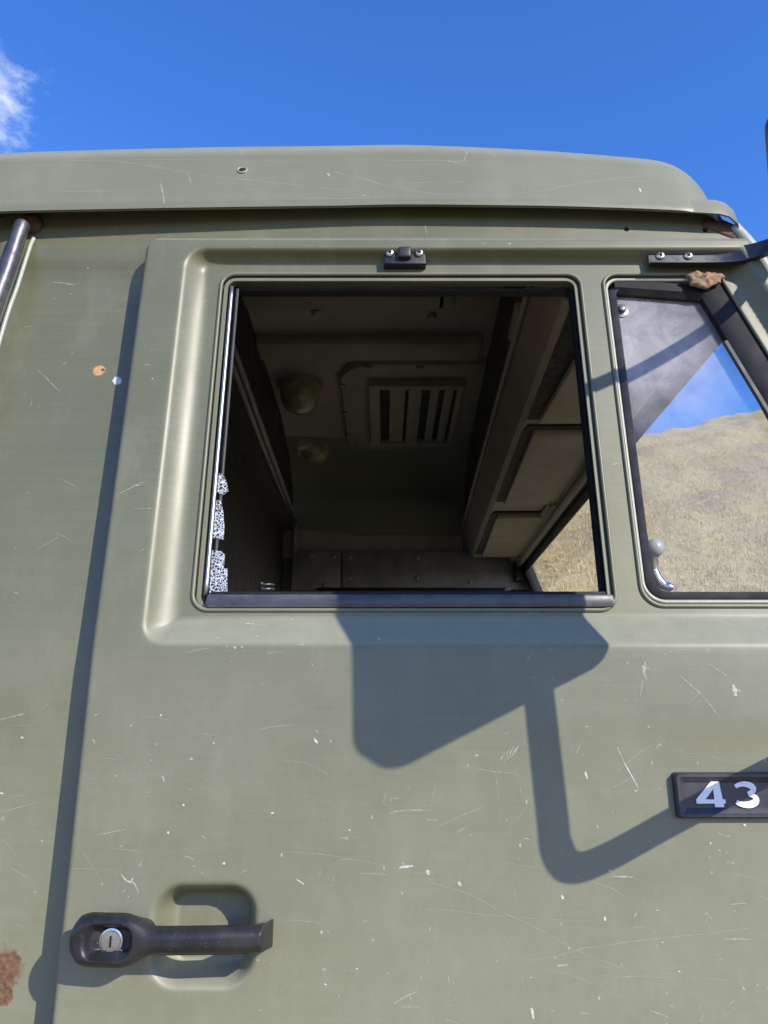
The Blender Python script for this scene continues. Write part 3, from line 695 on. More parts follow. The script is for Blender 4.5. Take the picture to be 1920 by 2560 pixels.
    ('r', [(-0.3307, 2.489), (-0.3244, 2.4691), (-0.3189, 2.4447)], 0.00218, 1),
    ('r', [(-0.2326, 2.5804), (-0.2206, 2.5669), (-0.2154, 2.5482)], 0.00136, 1),
    ('r', [(-0.085, 2.5144), (-0.081, 2.5078)], 0.00245, 2),
    ('r', [(-0.0729, 2.517), (-0.0588, 2.5113)], 0.00163, 1),
    ('r', [(-0.0448, 2.5093), (0.0, 2.489)], 0.00136, 1),
    ('r', [(-0.0321, 2.4667), (-0.0246, 2.4691)], 0.00245, 1),
    ('r', [(-0.2918, 2.5093), (-0.2859, 2.489)], 0.00163, 1),
    ('r', [(-0.4988, 2.4691), (-0.3282, 2.4716)], 0.00082, 0),
    ('r', [(-0.1222, 2.4593), (0.0, 2.4618)], 0.00109, 0),
    ('r', [(0.0, 2.5423), (0.1058, 2.5423), (0.2461, 2.5344), (0.3501, 2.524)], 0.00109, 0),
    ('r', [(0.0, 2.4884), (0.0684, 2.4709), (0.1366, 2.466)], 0.00109, 0),
    ('r', [(0.1364, 2.4636), (0.2229, 2.4759), (0.3116, 2.4985), (0.3828, 2.5102), (0.4069, 2.5086), (0.4252, 2.4759)], 0.00136, 0),
    ('r', [(0.0, 2.4934), (0.173, 2.4969)], 0.00082, 0),
    ('r', [(0.3788, 2.4859), (0.3806, 2.4759)], 0.00326, 2),
    ('r', [(0.1217, 2.5423), (0.1284, 2.5689)], 0.00163, 1),
    ('r', [(0.0178, 2.5635), (0.0233, 2.5786)], 0.00109, 1),
    ('r', [(0.0953, 2.5423), (0.1162, 2.537)], 0.00163, 1),
    ('r', [(0.2034, 2.4884), (0.2108, 2.4859)], 0.00245, 0),
    ('r', [(0.1634, 2.5582), (0.1702, 2.5539)], 0.0019, 1),
    ('d', [(0.0604, 2.4358), (0.0634, 2.4165)], 0.00136, 1),
    ('d', [(0.1209, 2.4401), (0.131, 2.4336)], 0.00163, 1),
    ('d', [(0.1418, 2.3806), (0.1444, 2.379)], 0.00218, 1),
    ('d', [(0.1783, 2.3806), (0.1809, 2.379)], 0.00218, 2),
    ('d', [(0.008, 2.3847), (0.0106, 2.3831)], 0.00218, 1),
]

def on_side(x, z):
    X = np.array([x]); Z = np.array([z])
    return float((S_door(X, Z) if door_out(X, Z)[0] > 0.0005 else S_side(X, Z))[0])
mk = [MB() for _ in range(8)]                   # 0-3 on door/side, 4-7 on the roof
rs = random.Random(11)
for kind, pts, w, c in MARKS:
    roofk = kind == 'r'; Y = (lambda x, z: roof_y(z, x)) if roofk else on_side
    P = [Vector((a, b)) for a, b in pts]; L = sum((P[i + 1] - P[i]).length for i in range(len(P) - 1)); w = max(w, 0.0007)
    n = max(3, min(60, int(L / 0.004))); D = [Vector((p.x, p.y)) for p in [q for q in smooth_path([(a, b, 0) for a, b in pts], max(2, n // max(1, len(pts) - 1)))]]
    left = []; right = []
    for i, p in enumerate(D):
        t = (D[min(i + 1, len(D) - 1)] - D[max(0, i - 1)]).normalized(); s = Vector((-t.y, t.x)); u = i / (len(D) - 1)
        ww = w * 0.5 * (0.25 + 0.75 * math.sin(PI * min(1, 0.08 + u * 0.9)) ** 0.5) * rs.uniform(0.55, 1.15)
        left.append(p + s * ww * rs.uniform(0.7, 1.2)); right.append(p - s * ww * rs.uniform(0.7, 1.2))
    v = []; eps = 0.00045
    for a, b in zip(left, right): v += [(a.x, Y(a.x, a.y) - eps, a.y), (b.x, Y(b.x, b.y) - eps, b.y)]
    mk[c + (4 if roofk else 0)].add(v, [(2 * i, 2 * i + 1, 2 * i + 3, 2 * i + 2) for i in range(len(D) - 1)])
def fleck(x, z, r, c, Y=on_side, k=4):
    n = rs.randint(5, 7); a0 = rs.random() * 6; st = rs.uniform(0.6, 1.6); v = []
    for i in range(n):
        a = a0 + 2 * PI * i / n; q = r * rs.uniform(0.5, 1.15); px = x + math.cos(a) * q * st; pz = z + math.sin(a) * q / st; v.append((px, Y(px, pz) - 0.00045, pz))
    mk[c + k].add(v, [tuple(range(n))])
def clear(x, z):
    X = np.array([x]); Z = np.array([z])
    return hole1(X, Z)[0] > 0.006 and hole2(X, Z)[0] > 0.006 and abs(door_out(X, Z)[0]) > 0.006 and z < 2.40
cnt = 0
CL = [(rs.uniform(-0.3, 0.52), 1.40 + abs(rs.gauss(0, 0.2)), rs.uniform(0.02, 0.09)) for _ in range(26)]
while cnt < 520:
    x = rs.uniform(-0.54, 0.52); z = 1.39 + abs(rs.gauss(0, 0.24)) if rs.random() < 0.75 else rs.uniform(1.4, 2.39)
    if rs.random() < 0.6: q = rs.choice(CL); x = q[0] + rs.gauss(0, q[2]); z = q[1] + rs.gauss(0, q[2] * 0.6)
    if z > 2.39 or z < 1.36 or abs(x) > 0.54 or not clear(x, z) or (x < -0.34 and rs.random() < 0.6) or rs.random() > 0.45 + 0.5 * (x + 0.5): continue
    r = min(0.0021, 0.00042 * (1 / max(0.12, rs.random())) ** 0.75); fleck(x, z, r, rs.choices([0, 1, 2], [5, 4, 1])[0], on_side, 0); cnt += 1
cnt = 0
while cnt < 150:                               # short random hairline scratches
    x = rs.uniform(-0.53, 0.5); z = rs.uniform(1.39, 2.39); L = 0.006 + 0.05 * rs.random() ** 2.5; a = rs.gauss(0, 0.5) if rs.random() < 0.8 else rs.uniform(0, PI)
    x2 = x + L * math.cos(a); z2 = z + L * math.sin(a); cnt += 1
    if not (clear(x, z) and clear(x2, z2) and (x < -0.35) == (x2 < -0.35)): continue
    n = 6; v = []
    for i in range(n):
        u = i / (n - 1); px = x + (x2 - x) * u; pz = z + (z2 - z) * u + 0.001 * math.sin(u * 3 + a); ww = 0.0003 + 0.0003 * math.sin(PI * u)
        v += [(px, on_side(px, pz + ww) - 0.00045, pz + ww), (px, on_side(px, pz - ww) - 0.00045, pz - ww)]
    mk[rs.choice([0, 0, 1])].add(v, [(2 * i, 2 * i + 1, 2 * i + 3, 2 * i + 2) for i in range(n - 1)])
for _ in range(70):
    x = rs.uniform(-0.6, 0.4); z = gzs(x) + rs.uniform(0.02, 0.085); fleck(x, z, rs.uniform(0.0004, 0.0011), rs.choice([0, 1, 1]), lambda x, z: roof_y(z, x), 4)
for i, nm in enumerate(['hairline_scratches', 'pale_scratches', 'white_chips', 'primer_scuffs'] * 2):
    if mk[i].v: tag(mk[i].build(nm, MARKM[i % 4], door if i < 4 else roof, False), None, None, None, 'stuff')

# ---- main window: bead, glass run, sill strip, shards of the broken pane
def on(x, z, o=0.0): return (x, float(y0(z)) + RD + o, z)
loop1 = densify(rounded([(H1[0], H1[2]), (H1[1], H1[2]), (H1[1], H1[3]), (H1[0], H1[3])], 0.020, 8), 0.02)
L1 = [on(x, z, -0.0005) for x, z in loop1]
def ring(r, n=8, sq=1.0): return [(r * math.cos(2 * PI * i / n), r * sq * math.sin(2 * PI * i / n)) for i in range(n)]
obj('window_bead', *sweep(L1, ring(0.0026, 10)), M_door, door)
inner = densify(rounded([(H1[0] + 0.010, H1[2] + 0.004), (H1[1] - 0.0045, H1[2] + 0.004), (H1[1] - 0.0045, H1[3] - 0.0095), (H1[0] + 0.010, H1[3] - 0.0095)], 0.010, 6), 0.02)
fl_ = densify(rounded([(H1[0] + 0.0065, H1[2] + 0.004), (H1[1] - 0.0065, H1[2] + 0.004), (H1[1] - 0.0065, H1[3] - 0.0068), (H1[0] + 0.0065, H1[3] - 0.0068)], 0.014, 6), 0.02)
obj('window_flange', *sweep([on(x, z, 0.003) for x, z in fl_], [(-0.0028, 0.0), (-0.0022, 0.0008), (0.0022, 0.0008), (0.0028, 0.0), (0.0028, -0.0015), (-0.0028, -0.0015)][::-1]), M_roof, door, True, 40)
obj('glass_run_channel', *sweep([on(x, z, 0.022) for x, z in inner], [(-0.006, 0.004), (-0.006, -0.012), (0.001, -0.012), (0.001, -0.002), (-0.001, 0.001), (-0.002, 0.004)][::-1]), M_rubber, door, True, 35)
# bright worn edge of the run at the rear
zr = np.linspace(1.870, 2.325, 30)
obj('glass_run_edge', *tube([on(-0.2188, z, 0.006) for z in zr], 0.0028, 8), M_alu, door)
obj('glass_run_lip', *tube([on(-0.2120, z, 0.013) for z in zr], 0.0022, 8), M_seal, door)
so = [(-0.2165, 1.859), (-0.2125, 1.8525), (0.2765, 1.8535), (0.2800, 1.857), (0.2775, 1.8690), (-0.2140, 1.8690)]
obj('sill_strip', *prism(rounded(so, 0.0015, 3), lambda a, b, d: on(a, b, -0.005 + d), 0.026, 0.0018), M_sill, door, True, 40)
obj('sill_lip', *rbox((0.0315, float(y0(1.872)) + RD + 0.009, 1.8715), (0.488, 0.010, 0.0055), 0.0015), M_rubber, door, True, 40)
shards = [[(-0.2155, 1.872), (-0.1935, 1.872), (-0.1945, 1.884), (-0.1955, 1.9045), (-0.2005, 1.9045), (-0.2005, 1.9235), (-0.2055, 1.9275), (-0.2165, 1.9285)],
          [(-0.2165, 1.9445), (-0.2035, 1.9430), (-0.2038, 1.960), (-0.2062, 1.978), (-0.2105, 1.9955), (-0.2165, 1.996)],
          [(-0.2160, 2.0065), (-0.2095, 2.0035), (-0.2022, 2.0095), (-0.2050, 2.0210), (-0.2105, 2.0335), (-0.2160, 2.034)]]
for s in shards:
    obj('glass_shard', *prism(s, lambda a, b, d: on(a, b, 0.009 + d), 0.004, 0.0004, 1), M_shard, door, False)
cs = []
for i in range(90):
    a = i / 90 * 2 * PI * 4.5; cs.append((-0.151 + 0.0085 * math.cos(a), 0.075 + 0.0085 * math.sin(a), 1.868 + i / 90 * 0.026))
obj('coil_spring', *tube(cs, 0.0017, 7), M_steel, door)

# ---- vent window
vz0, vz1 = 1.855, 2.342
vo = [(VL, vz0), (vr(vz0), vz0), (vr(vz1), vz1), (VL, vz1)]
loop2 = densify(rounded(vo, [0.026, 0.02, 0.012, 0.020], 8), 0.02)
obj('vent_bead', *sweep([on(x, z, -0.0005) for x, z in loop2], ring(0.0026, 10)), M_door, door)
vi = rounded([(VL + 0.0045, vz0 + 0.006), (vr(vz0) - 0.004, vz0 + 0.006), (vr(vz1) - 0.004, vz1 - 0.006), (VL + 0.0045, vz1 - 0.006)], [0.026, 0.02, 0.012, 0.018], 8)
obj('vent_frame', *sweep([on(x, z, 0.005) for x, z in densify(vi, 0.02)], ring(0.0028, 8)), M_trimW, door)
vs_ = rounded([(VL + 0.012, vz0 + 0.012), (vr(vz0) - 0.012, vz0 + 0.012), (vr(vz1) - 0.016, vz1 - 0.014), (VL + 0.012, vz1 - 0.014)], [0.024, 0.02, 0.01, 0.016], 8)
obj('vent_seal', *sweep([on(x, z, 0.012) for x, z in densify(vs_, 0.02)], [(-0.007, 0.006), (-0.007, -0.012), (0.004, -0.012), (0.004, 0.0), (0.0, 0.004)][::-1]), M_seal, door, True, 40)
# wide black rubber along the raked front pillar and under the top rail
ps = [(vr(z) - 0.020, z) for z in np.linspace(vz1 - 0.004, vz0 + 0.03, 14)]
obj('pillar_rubber', *sweep([on(x, z, 0.006) for x, z in ps], [(-0.019, 0.002), (-0.016, 0.004), (0.0, 0.0035), (0.014, 0.001), (0.018, -0.001), (0.018, -0.014), (-0.019, -0.014)][::-1], False), M_rubber, door, True, 35)
obj('pillar_rubber_lip', *sweep([on(x - 0.024, z, 0.008) for x, z in ps[3:]], [(-0.004, 0.0), (-0.002, 0.004), (0.003, 0.004), (0.005, 0.0), (0.0, -0.006)][::-1], False), M_seal, door, True, 35)
tr = [(VL + 0.018, vz1 - 0.014), (0.40, vz1 - 0.020), (vr(vz1) - 0.02, vz1 - 0.026)]
obj('top_rubber', *sweep([on(x, z, 0.010) for x, z in tr], [(-0.010, 0.004), (0.004, 0.006), (0.012, 0.0), (0.012, -0.012), (-0.010, -0.012)], False), M_rubber, door, True, 35)
vg = rounded([(VL + 0.012, vz0 + 0.012), (vr(vz0) - 0.012, vz0 + 0.012), (vr(vz1) - 0.016, vz1 - 0.014), (VL + 0.012, vz1 - 0.014)], [0.022, 0.02, 0.01, 0.016], 5)
obj('vent_glass', [on(a, b, 0.018) for a, b in vg], [tuple(range(len(vg)))], M_vent, door, False)
pv = on(0.3405, 2.291, 0.018)
p1 = obj('vent_pivot', *lathe([(0.0115, 0.0), (0.0112, 0.0016), (0.0085, 0.002), (0.0060, 0.0026), (0.0058, 0.006), (0.0042, 0.0085), (0.0005, 0.0092)], pv, Vector((0, -1, 0.08)), 22), M_steel, door, True, 35)
# inner latch: lever with a round knob
kb = Vector(on(0.351, 1.938, 0.036))
sph = []
for i in range(13): a = -PI / 2 + PI * i / 12; sph.append((0.0122 * math.cos(a), 0.0122 * math.sin(a)))
obj('vent_latch_knob', *lathe(sph, kb, Vector((0, -1, 0)), 24), M_knob, door)
lev = [kb + Vector((0.0, 0.004, -0.008)), kb + Vector((-0.001, 0.008, -0.022)), kb + Vector((0.002, 0.010, -0.036)), kb + Vector((0.010, 0.008, -0.048)), kb + Vector((0.020, 0.004, -0.051))]
obj('vent_latch_lever', *tube(smooth_path(lev, 5), [0.0055] * 8 + [0.0065] * 7 + [0.006] * 4 + [0.004] * 2, 10), M_lock, door)
obj('vent_latch_plate', *rbox(kb + Vector((-0.006, 0.014, -0.035)), (0.020, 0.004, 0.048), 0.0015), M_steel, door, True, 40)

# ---- screws, clip bracket on the top rail
def screw(c, parent, r=0.0062, rot=0.3, nrm=Vector((0, -1, 0))):
    o = obj('screw', *lathe([(r, -0.003), (r, 0.0008), (r * 0.9, 0.0022), (r * 0.62, 0.0034), (r * 0.42, 0.0036), (r * 0.3, 0.0026)], c, nrm, 18), M_screw, parent, True, 40)
    return o
def screw_cross(c, parent, r=0.0062, rot=0.3):
    m = MB()
    for a in (rot, rot + PI / 2): m.add(*rbox((c[0], c[1] - 0.0031, c[2]), (r * 1.05, 0.0016, r * 0.26), 0, 1, Matrix.Rotation(a, 3, 'Y')))
    return m.build('screw_slot', M_dark, parent, False)
bo = [(0.000, 2.351), (0.060, 2.351), (0.0585, 2.377), (0.055, 2.381), (0.006, 2.381), (0.0015, 2.377)]
def by(z): return float(S_door(np.array([0.03]), np.array([z]))[0])
bb = obj('clip_bracket', *prism(bo, lambda a, b, d: (a, 0.0545 + (b - 2.366) * TL - 0.004 + d, b), 0.014, 0.0016), M_plastic, door, True, 40)
obj('clip_nub', *rbox((0.0295, 0.0475, 2.366), (0.019, 0.012, 0.018), 0.0035, 3), M_plastic, door, True, 40)
for sx, a in ((0.0085, 0.2), (0.0505, 0.6)):
    screw((sx, 0.0495, 2.368), door); screw_cross((sx, 0.0495, 2.368), door, 0.0062, a)

# ---- number badge
BY = 0.0; bx0, bx1, bz0, bz1 = 0.3185, 0.640, 1.6175, 1.6655
def ringmesh(l0, l1):
    n = len(l0); return l0 + l1, [(i, (i + 1) % n, n + (i + 1) % n, n + i) for i in range(n)]
def rect(e, y, r): return [(a, y, b) for a, b in rounded([(bx0 + e, bz0 + e), (bx1 - e, bz0 + e), (bx1 - e, bz1 - e), (bx0 + e, bz1 - e)], r, 4)]
m = MB(); lv = [(0.0, 0.001, 0.004), (0.0005, -0.0085, 0.004), (0.0022, -0.0108, 0.0036), (0.0048, -0.0108, 0.0032), (0.0058, -0.0098, 0.003), (0.0110, -0.0062, 0.0025)]
rings = [rect(*q) for q in lv]
for a, b in zip(rings[:-1], rings[1:]): m.add(*ringmesh(a, b))
m.add(rings[-1], [tuple(range(len(rings[-1])))])
badge = m.build('badge', M_badge, door, True, 28); badge['label'] = 'black number badge reading 43'
def place_d(a, b, d): return (a, -0.0080 + d, b)
four = [(1075, 660), (1075, 627), (893, 627), (893, 588), (1058, 420), (1138, 420), (1138, 588), (1182, 588), (1182, 627), (1162, 627), (1162, 660)]
hole4 = [(1072, 590), (990, 590), (1072, 498)]
S4 = 0.0262 / 240.0
def dg(px, py): return (0.3405 + (px - 893) * S4, 1.6295 + (660 - py) * S4)
# the 4 in three strokes that butt together
m = MB()
for poly in ([(893, 627), (893, 588), (1058, 420), (1075, 420), (1075, 490), (985, 588), (985, 627)], [(985, 627), (985, 588.5), (1075, 588.5), (1075, 627)], [(1075, 660), (1075, 420), (1140, 420), (1164, 660)], [(1162, 627), (1157, 588), (1183, 588), (1183, 627)]):
    m.add(*prism([dg(*p) for p in poly], place_d, 0.0012, 0.0))
m.build('digit_four', M_white, door, False)
def stroke(path, w):
    v = []; P = [Vector(p) for p in path]
    for i, p in enumerate(P):
        t = (P[min(i + 1, len(P) - 1)] - P[max(i - 1, 0)]).normalized(); s = Vector((-t.y, t.x)) * (w[i] if isinstance(w, list) else w) / 2
        v.append((p + s, p - s))
    return [a for a, b in v] + [b for a, b in v][::-1]
def arc(cx, cy, rx, ry, a0, a1, n=14): return [(cx + rx * math.cos(math.radians(a0 + (a1 - a0) * i / n)), cy + ry * math.sin(math.radians(a0 + (a1 - a0) * i / n))) for i in range(n + 1)]
m = MB()
up_ = [dg(x, y) for x, y in arc(1384, 490, 94, 47, 205, 430)]; lo_ = [dg(x, y) for x, y in arc(1389, 588, 106, 51, 290, 515)]
for pth, ws in ((up_, 0.0048), (lo_, 0.0052)):
    n = len(pth); wl_ = [ws * (0.85 + 0.55 * math.exp(-((i / (n - 1) - 0.55) / 0.3) ** 2)) for i in range(n)]
    L = stroke(pth, wl_)
    k = len(L) // 2; vv = [place_d(p.x, p.y, 0 if ws < 0.005 else -0.0001) for p in L] + [place_d(p.x, p.y, 0.0012) for p in L]; ff = [(i, i + 1, 2 * k - 2 - i, 2 * k - 1 - i) for i in range(k - 1)]
    ff += [(i, (i + 1) % (2 * k), 2 * k + (i + 1) % (2 * k), 2 * k + i) for i in range(2 * k)]
    m.add(vv, ff)
m.build('digit_three', M_white, door, False)

# ---- door handle with lock
HZ = 1.5065
def h_sdf(x, z):
    a = sdbox(x, z, -0.279, HZ, 0.0385, 0.0245, 0.0235)
    w = 0.0128; b = np.maximum(np.abs(z - HZ - 0.0005) - w, np.maximum(x + 0.1165, -0.30 - x))
    return -smin(a, b, 0.016)
def h_front(x, z):
    d = np.clip(h_sdf(x, z), 0, 1)
    out = 0.044 + 0.006 * np.sin(np.clip((x + 0.31) / 0.18, 0, 1) * PI)
    out = out - 0.036 * np.clip((x + 0.1235) / 0.008, 0, 1) ** 1.4
    e = np.clip(1 - d / 0.010, 0, 1); out = out - 0.012 * (1 - np.sqrt(np.clip(1 - e * e, 0, 1)))
    k = -sdbox(x, z, -0.2765, HZ - 0.0005, 0.0265, 0.0165, 0.014) / 0.007
    # scooped lock recess with a flat bevel on its left
    bev = np.clip((x + 0.303) / 0.020, 0, 1)
    out = out - 0.019 * np.clip(k, 0, 1) * bev ** 0.8
    return -out
def h_back(x, z):
    t = np.clip((x + 0.252) / 0.03, 0, 1); t = t * t * (3 - 2 * t)
    bk = 0.004 * (1 - t) - 0.036 * t; bk = np.where(x > -0.14, bk + (0.032) * np.clip((x + 0.14) / 0.012, 0, 1), bk)
    return np.maximum(bk, h_front(x, z) + 0.005)
hx = np.unique(np.concatenate([np.arange(-0.319, -0.1155, 0.0012)])); hz2 = np.arange(HZ - 0.0265, HZ + 0.0266, 0.0012)
def h_taper(x, z):
    t = np.clip((x + 0.262) / 0.03, 0, 1); k = 0.52 + 0.40 * t
    return np.where(x < -0.262, -0.262 + (x + 0.262) * 0.55, x), HZ - 0.003 + (z - HZ) * k
hd = field('door_handle', hx, hz2, h_front, h_sdf, M_plastic, door, 0.0, h_back, h_taper); hd['label'] = 'worn black pull handle'
lc = (-0.2765, -0.026, HZ - 0.0025)
obj('lock_cylinder', *lathe([(0.0128, -0.006), (0.0128, 0.0040), (0.0120, 0.0052), (0.0104, 0.0055), (0.0102, 0.0045), (0.0096, 0.0045), (0.0094, 0.0062), (0.0003, 0.0066)], lc, Vector((0, -1, 0)), 28), M_lock, door, True, 30)
obj('keyhole', *rbox((lc[0], lc[1] - 0.0066, lc[2]), (0.0022, 0.0012, 0.0105), 0.0004, 1), M_dark, door, False)

# ---- side mirror: top bracket, bent arms, shaft, head
mo = rounded([(-0.105, -0.1235), (0.125, -0.1235), (0.125, 0.1235), (-0.105, 0.1235)], [0.022, 0.040, 0.028, 0.028], 8)
mirror = obj('side_mirror', *prism(mo, lambda a, b, d: (a, -0.023 + d, b), 0.046, 0.012, 4), M_plastic, truck, True, 40)
th = math.atan2(-0.22, -0.118)                    # direction of the head, from its inner to its outer edge
mc = Vector((0.3625, -0.297, 2.0665)) + Vector((0.03, -0.016, 0)) * 0.7
R = Matrix.Rotation(th, 4, 'Z'); R = R @ Matrix.Rotation(math.radians(2), 4, 'X'); mirror.data.transform(Matrix.Translation(mc) @ R)
me = MB(); gw = [(mc + R.to_3x3() @ Vector((a, 0.0236, b))) for a, b in rounded([(-0.093, -0.109), (0.111, -0.109), (0.111, 0.109), (-0.093, 0.109)], 0.02, 5)]
m_glass = simple('mirror_glass', (0.8, 0.82, 0.84), 0.03, 1.0, 0.02)
obj('mirror_glass', gw, [tuple(range(len(gw)))], m_glass, mirror, False)
ax = Vector((0.424, -0.244, 0))
sh = [(0.402, -0.261, 2.215), (0.402, -0.261, 2.10), (0.397, -0.261, 1.96), (0.399, -0.261, 1.91), (0.405, -0.261, 1.80), (0.407, -0.260, 1.763), (0.413, -0.249, 1.737), (0.426, -0.220, 1.727), (0.452, -0.155, 1.722), (0.488, -0.068, 1.713), (0.514, -0.002, 1.705)]
obj('mirror_shaft', *tube(smooth_path(sh, 6), 0.0135, 16), M_black, mirror)
obj('arm_foot', *lathe([(0.030, -0.002), (0.030, 0.004), (0.022, 0.007), (0.016, 0.016), (0.0135, 0.02)], (0.514, 0.0, 1.705), Vector((-0.3, -1, 0)), 24), M_black, mirror, True, 40)
ua = [(0.548, 0.026, 2.3655), (0.575, -0.004, 2.368), (0.600, -0.080, 2.372), (0.598, -0.175, 2.380), (0.560, -0.245, 2.372), (0.500, -0.270, 2.350), (0.430, -0.266, 2.300), (0.402, -0.261, 2.205)]
obj('mirror_arm', *tube(smooth_path(ua, 8), 0.0095, 14), M_black, mirror)
# flat bracket screwed to the door's top rail, folded lip below
bp = [(0.3795, 0.0555, 2.3645), (0.42, 0.0555, 2.3645), (0.46, 0.0555, 2.3645), (0.49, 0.0535, 2.3640), (0.518, 0.046, 2.3635), (0.545, 0.030, 2.365), (0.570, 0.004, 2.368)]
bpp = smooth_path(bp, 5); v = []; pr_ = [(0.0, 0.0145), (0.0, -0.0145), (-0.011, -0.0150), (-0.011, -0.0128), (-0.003, -0.0118), (-0.003, 0.0145)]
for i, p in enumerate(bpp):
    t = (bpp[min(i + 1, len(bpp) - 1)] - bpp[max(0, i - 1)]).normalized(); nn = Vector((-t.y, t.x, 0)).normalized()
    u = i / (len(bpp) - 1); hh = 1 - 0.25 * max(0, u - 0.6) / 0.4
    for a, b in pr_: v.append(p + nn * a + Vector((0, 0, b * hh)))
K = len(pr_); f = [(i * K + q, i * K + (q + 1) % K, (i + 1) * K + (q + 1) % K, (i + 1) * K + q) for i in range(len(bpp) - 1) for q in range(K)]
f += [tuple(range(K))[::-1], tuple((len(bpp) - 1) * K + q for q in range(K))]
obj('mirror_bracket', v, f, M_black, mirror, True, 35)
for sx, a in ((0.3965, 0.3), (0.4365, 0.7)):
    screw((sx, 0.0528, 2.3655), mirror, 0.0068); screw_cross((sx, 0.0528, 2.3655), mirror, 0.0068, a)

# ------------------------------------------------------------------ inside of the cab
CZ = 2.72
def ybox(name, x0, x1, ya, yb, z0, z1, m, bev=0.004, parent=truck): return obj(name, *rbox(((x0 + x1) / 2, (ya + yb) / 2, (z0 + z1) / 2), (x1 - x0, yb - ya, z1 - z0), bev), m, parent, True, 40)
# lining: section in y-z swept along x (near wall, ceiling, far wall)
sec = smooth_path([(0, 0.135, 2.46), (0, 0.15, 2.53), (0, 0.20, 2.60), (0, 0.32, 2.675), (0, 0.55, CZ), (0, 1.0, CZ), (0, 1.60, CZ), (0, 1.78, 2.712), (0, 1.88, 2.68), (0, 1.925, 2.62), (0, 1.94, 2.52), (0, 1.945, 2.36)], 5)
lx = [-0.40, 0.30]; v = []
for x in lx: v += [(x, p.y, p.z) for p in sec]
K = len(sec); ceiling = obj('ceiling_lining', v, [(q, K + q, K + q + 1, q + 1) for q in range(K - 1)], M_ceil, truck)
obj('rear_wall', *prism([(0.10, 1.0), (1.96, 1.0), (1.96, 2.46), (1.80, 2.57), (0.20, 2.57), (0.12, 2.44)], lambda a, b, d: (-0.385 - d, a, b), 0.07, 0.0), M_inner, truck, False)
YZ = [(0.15, 2.44), (0.20, 2.58), (0.33, 2.665), (0.6, 2.712), (1.4, 2.712), (1.66, 2.665), (1.79, 2.58), (1.84, 2.44)]
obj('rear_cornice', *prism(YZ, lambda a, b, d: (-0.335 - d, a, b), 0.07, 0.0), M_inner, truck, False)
obj('rear_trim_rail', *tube([(-0.318, 0.20, 2.50), (-0.328, 1.0, 2.50), (-0.338, 1.90, 2.50)], 0.0085, 10), M_inner2, truck)
obj('rear_trim_rail', *tube([(-0.324, 0.20, 2.474), (-0.334, 1.0, 2.474), (-0.344, 1.90, 2.474)], 0.0075, 10), M_inner2, truck)
obj('corner_trim', *tube([(-0.338, 1.915, 2.495), (-0.338, 1.915, 2.375)], 0.011, 10), M_inner2, truck)
ridge = lambda name, x0, x1, ya, yb, h: ybox(name, x0, x1, ya, yb, CZ - h, CZ + 0.004, M_ceil, h * 0.4)
ridge('ceiling_rib', -0.34, 0.15, 0.64, 0.745, 0.022); ridge('ceiling_rib', -0.34, 0.26, 0.90, 1.00, 0.030)
ridge('ceiling_rib', 0.125, 0.17, 0.50, 0.745, 0.022)
STUD = [(-0.169, 0.795), (0.121, 0.815), (-0.394 + 0.05, 1.80), (-0.17, 1.80), (0.02, 0.795)]
def stud(c, nrm, r=0.011, m=M_rivet): return obj('lining_stud', *lathe([(r, -0.002), (r, 0.001), (r * 0.8, 0.004), (r * 0.4, 0.006), (0.0005, 0.0065)], c, nrm, 14), m, ceiling, True, 40)
for a, b in STUD[:2] + STUD[2:4]: stud((a, b, CZ - (0.012 if b > 1.75 else 0.001)), Vector((0, 0, -1)), 0.0125)
stud((-0.036, 1.928, 2.63), Vector((0, -1, -0.2)), 0.006, M_screw)
# rounded access panel with clips, and the two-slot air vent in it
hp = rounded([(-0.128, 1.035), (0.30, 1.035), (0.30, 1.70), (-0.128, 1.70)], [0.11, 0.02, 0.02, 0.07], 8)
panel = obj('ceiling_panel', *prism([(a, b) for a, b in hp][::-1], lambda a, b, d: (a, b, CZ - 0.020 + d), 0.024, 0.006), M_ceil2, truck, True, 40)
for cx, cy in [(-0.124, 1.16), (-0.125, 1.36), (-0.123, 1.55), (-0.045, 1.045), (0.10, 1.045), (-0.07, 1.69), (0.10, 1.69), (-0.10, 1.655)]:
    obj('panel_clip', *rbox((cx, cy, CZ - 0.020), (0.022, 0.012, 0.012), 0.004, 2), M_inner2, panel, True, 40)
vf = MB()
for (a, b, c, d) in [(-0.045, -0.012, 1.125, 1.60), (0.215, 0.235, 1.125, 1.60), (-0.012, 0.215, 1.125, 1.150), (-0.012, 0.215, 1.572, 1.60), (0.072, 0.112, 1.150, 1.572)]:
    vf.add(*rbox(((a + b) / 2, (c + d) / 2, CZ - 0.031), (b - a, d - c, 0.022), 0.0025))
vf.build('vent_grille', M_ceil2, panel)
ybox('vent_cavity', -0.012, 0.215, 1.150, 1.572, CZ - 0.0225, CZ - 0.0212, M_dark, 0.0, panel)
for cx in (0.040, 0.150, 0.192):
    w = 0.046 if cx < 0.1 else 0.026
    obj('vent_louver', *rbox((cx, 1.361, CZ - 0.034), (w, 0.415, 0.005), 0.0015, 2, None), M_ceil2, panel, True, 40)
lab = MB()
for i in range(4): lab.add(*rbox((0.092, 1.33 + i * 0.022, CZ - 0.0424), (0.020, 0.006, 0.0012), 0.0))
lab.build('vent_ribbing', M_inner2, panel, False)
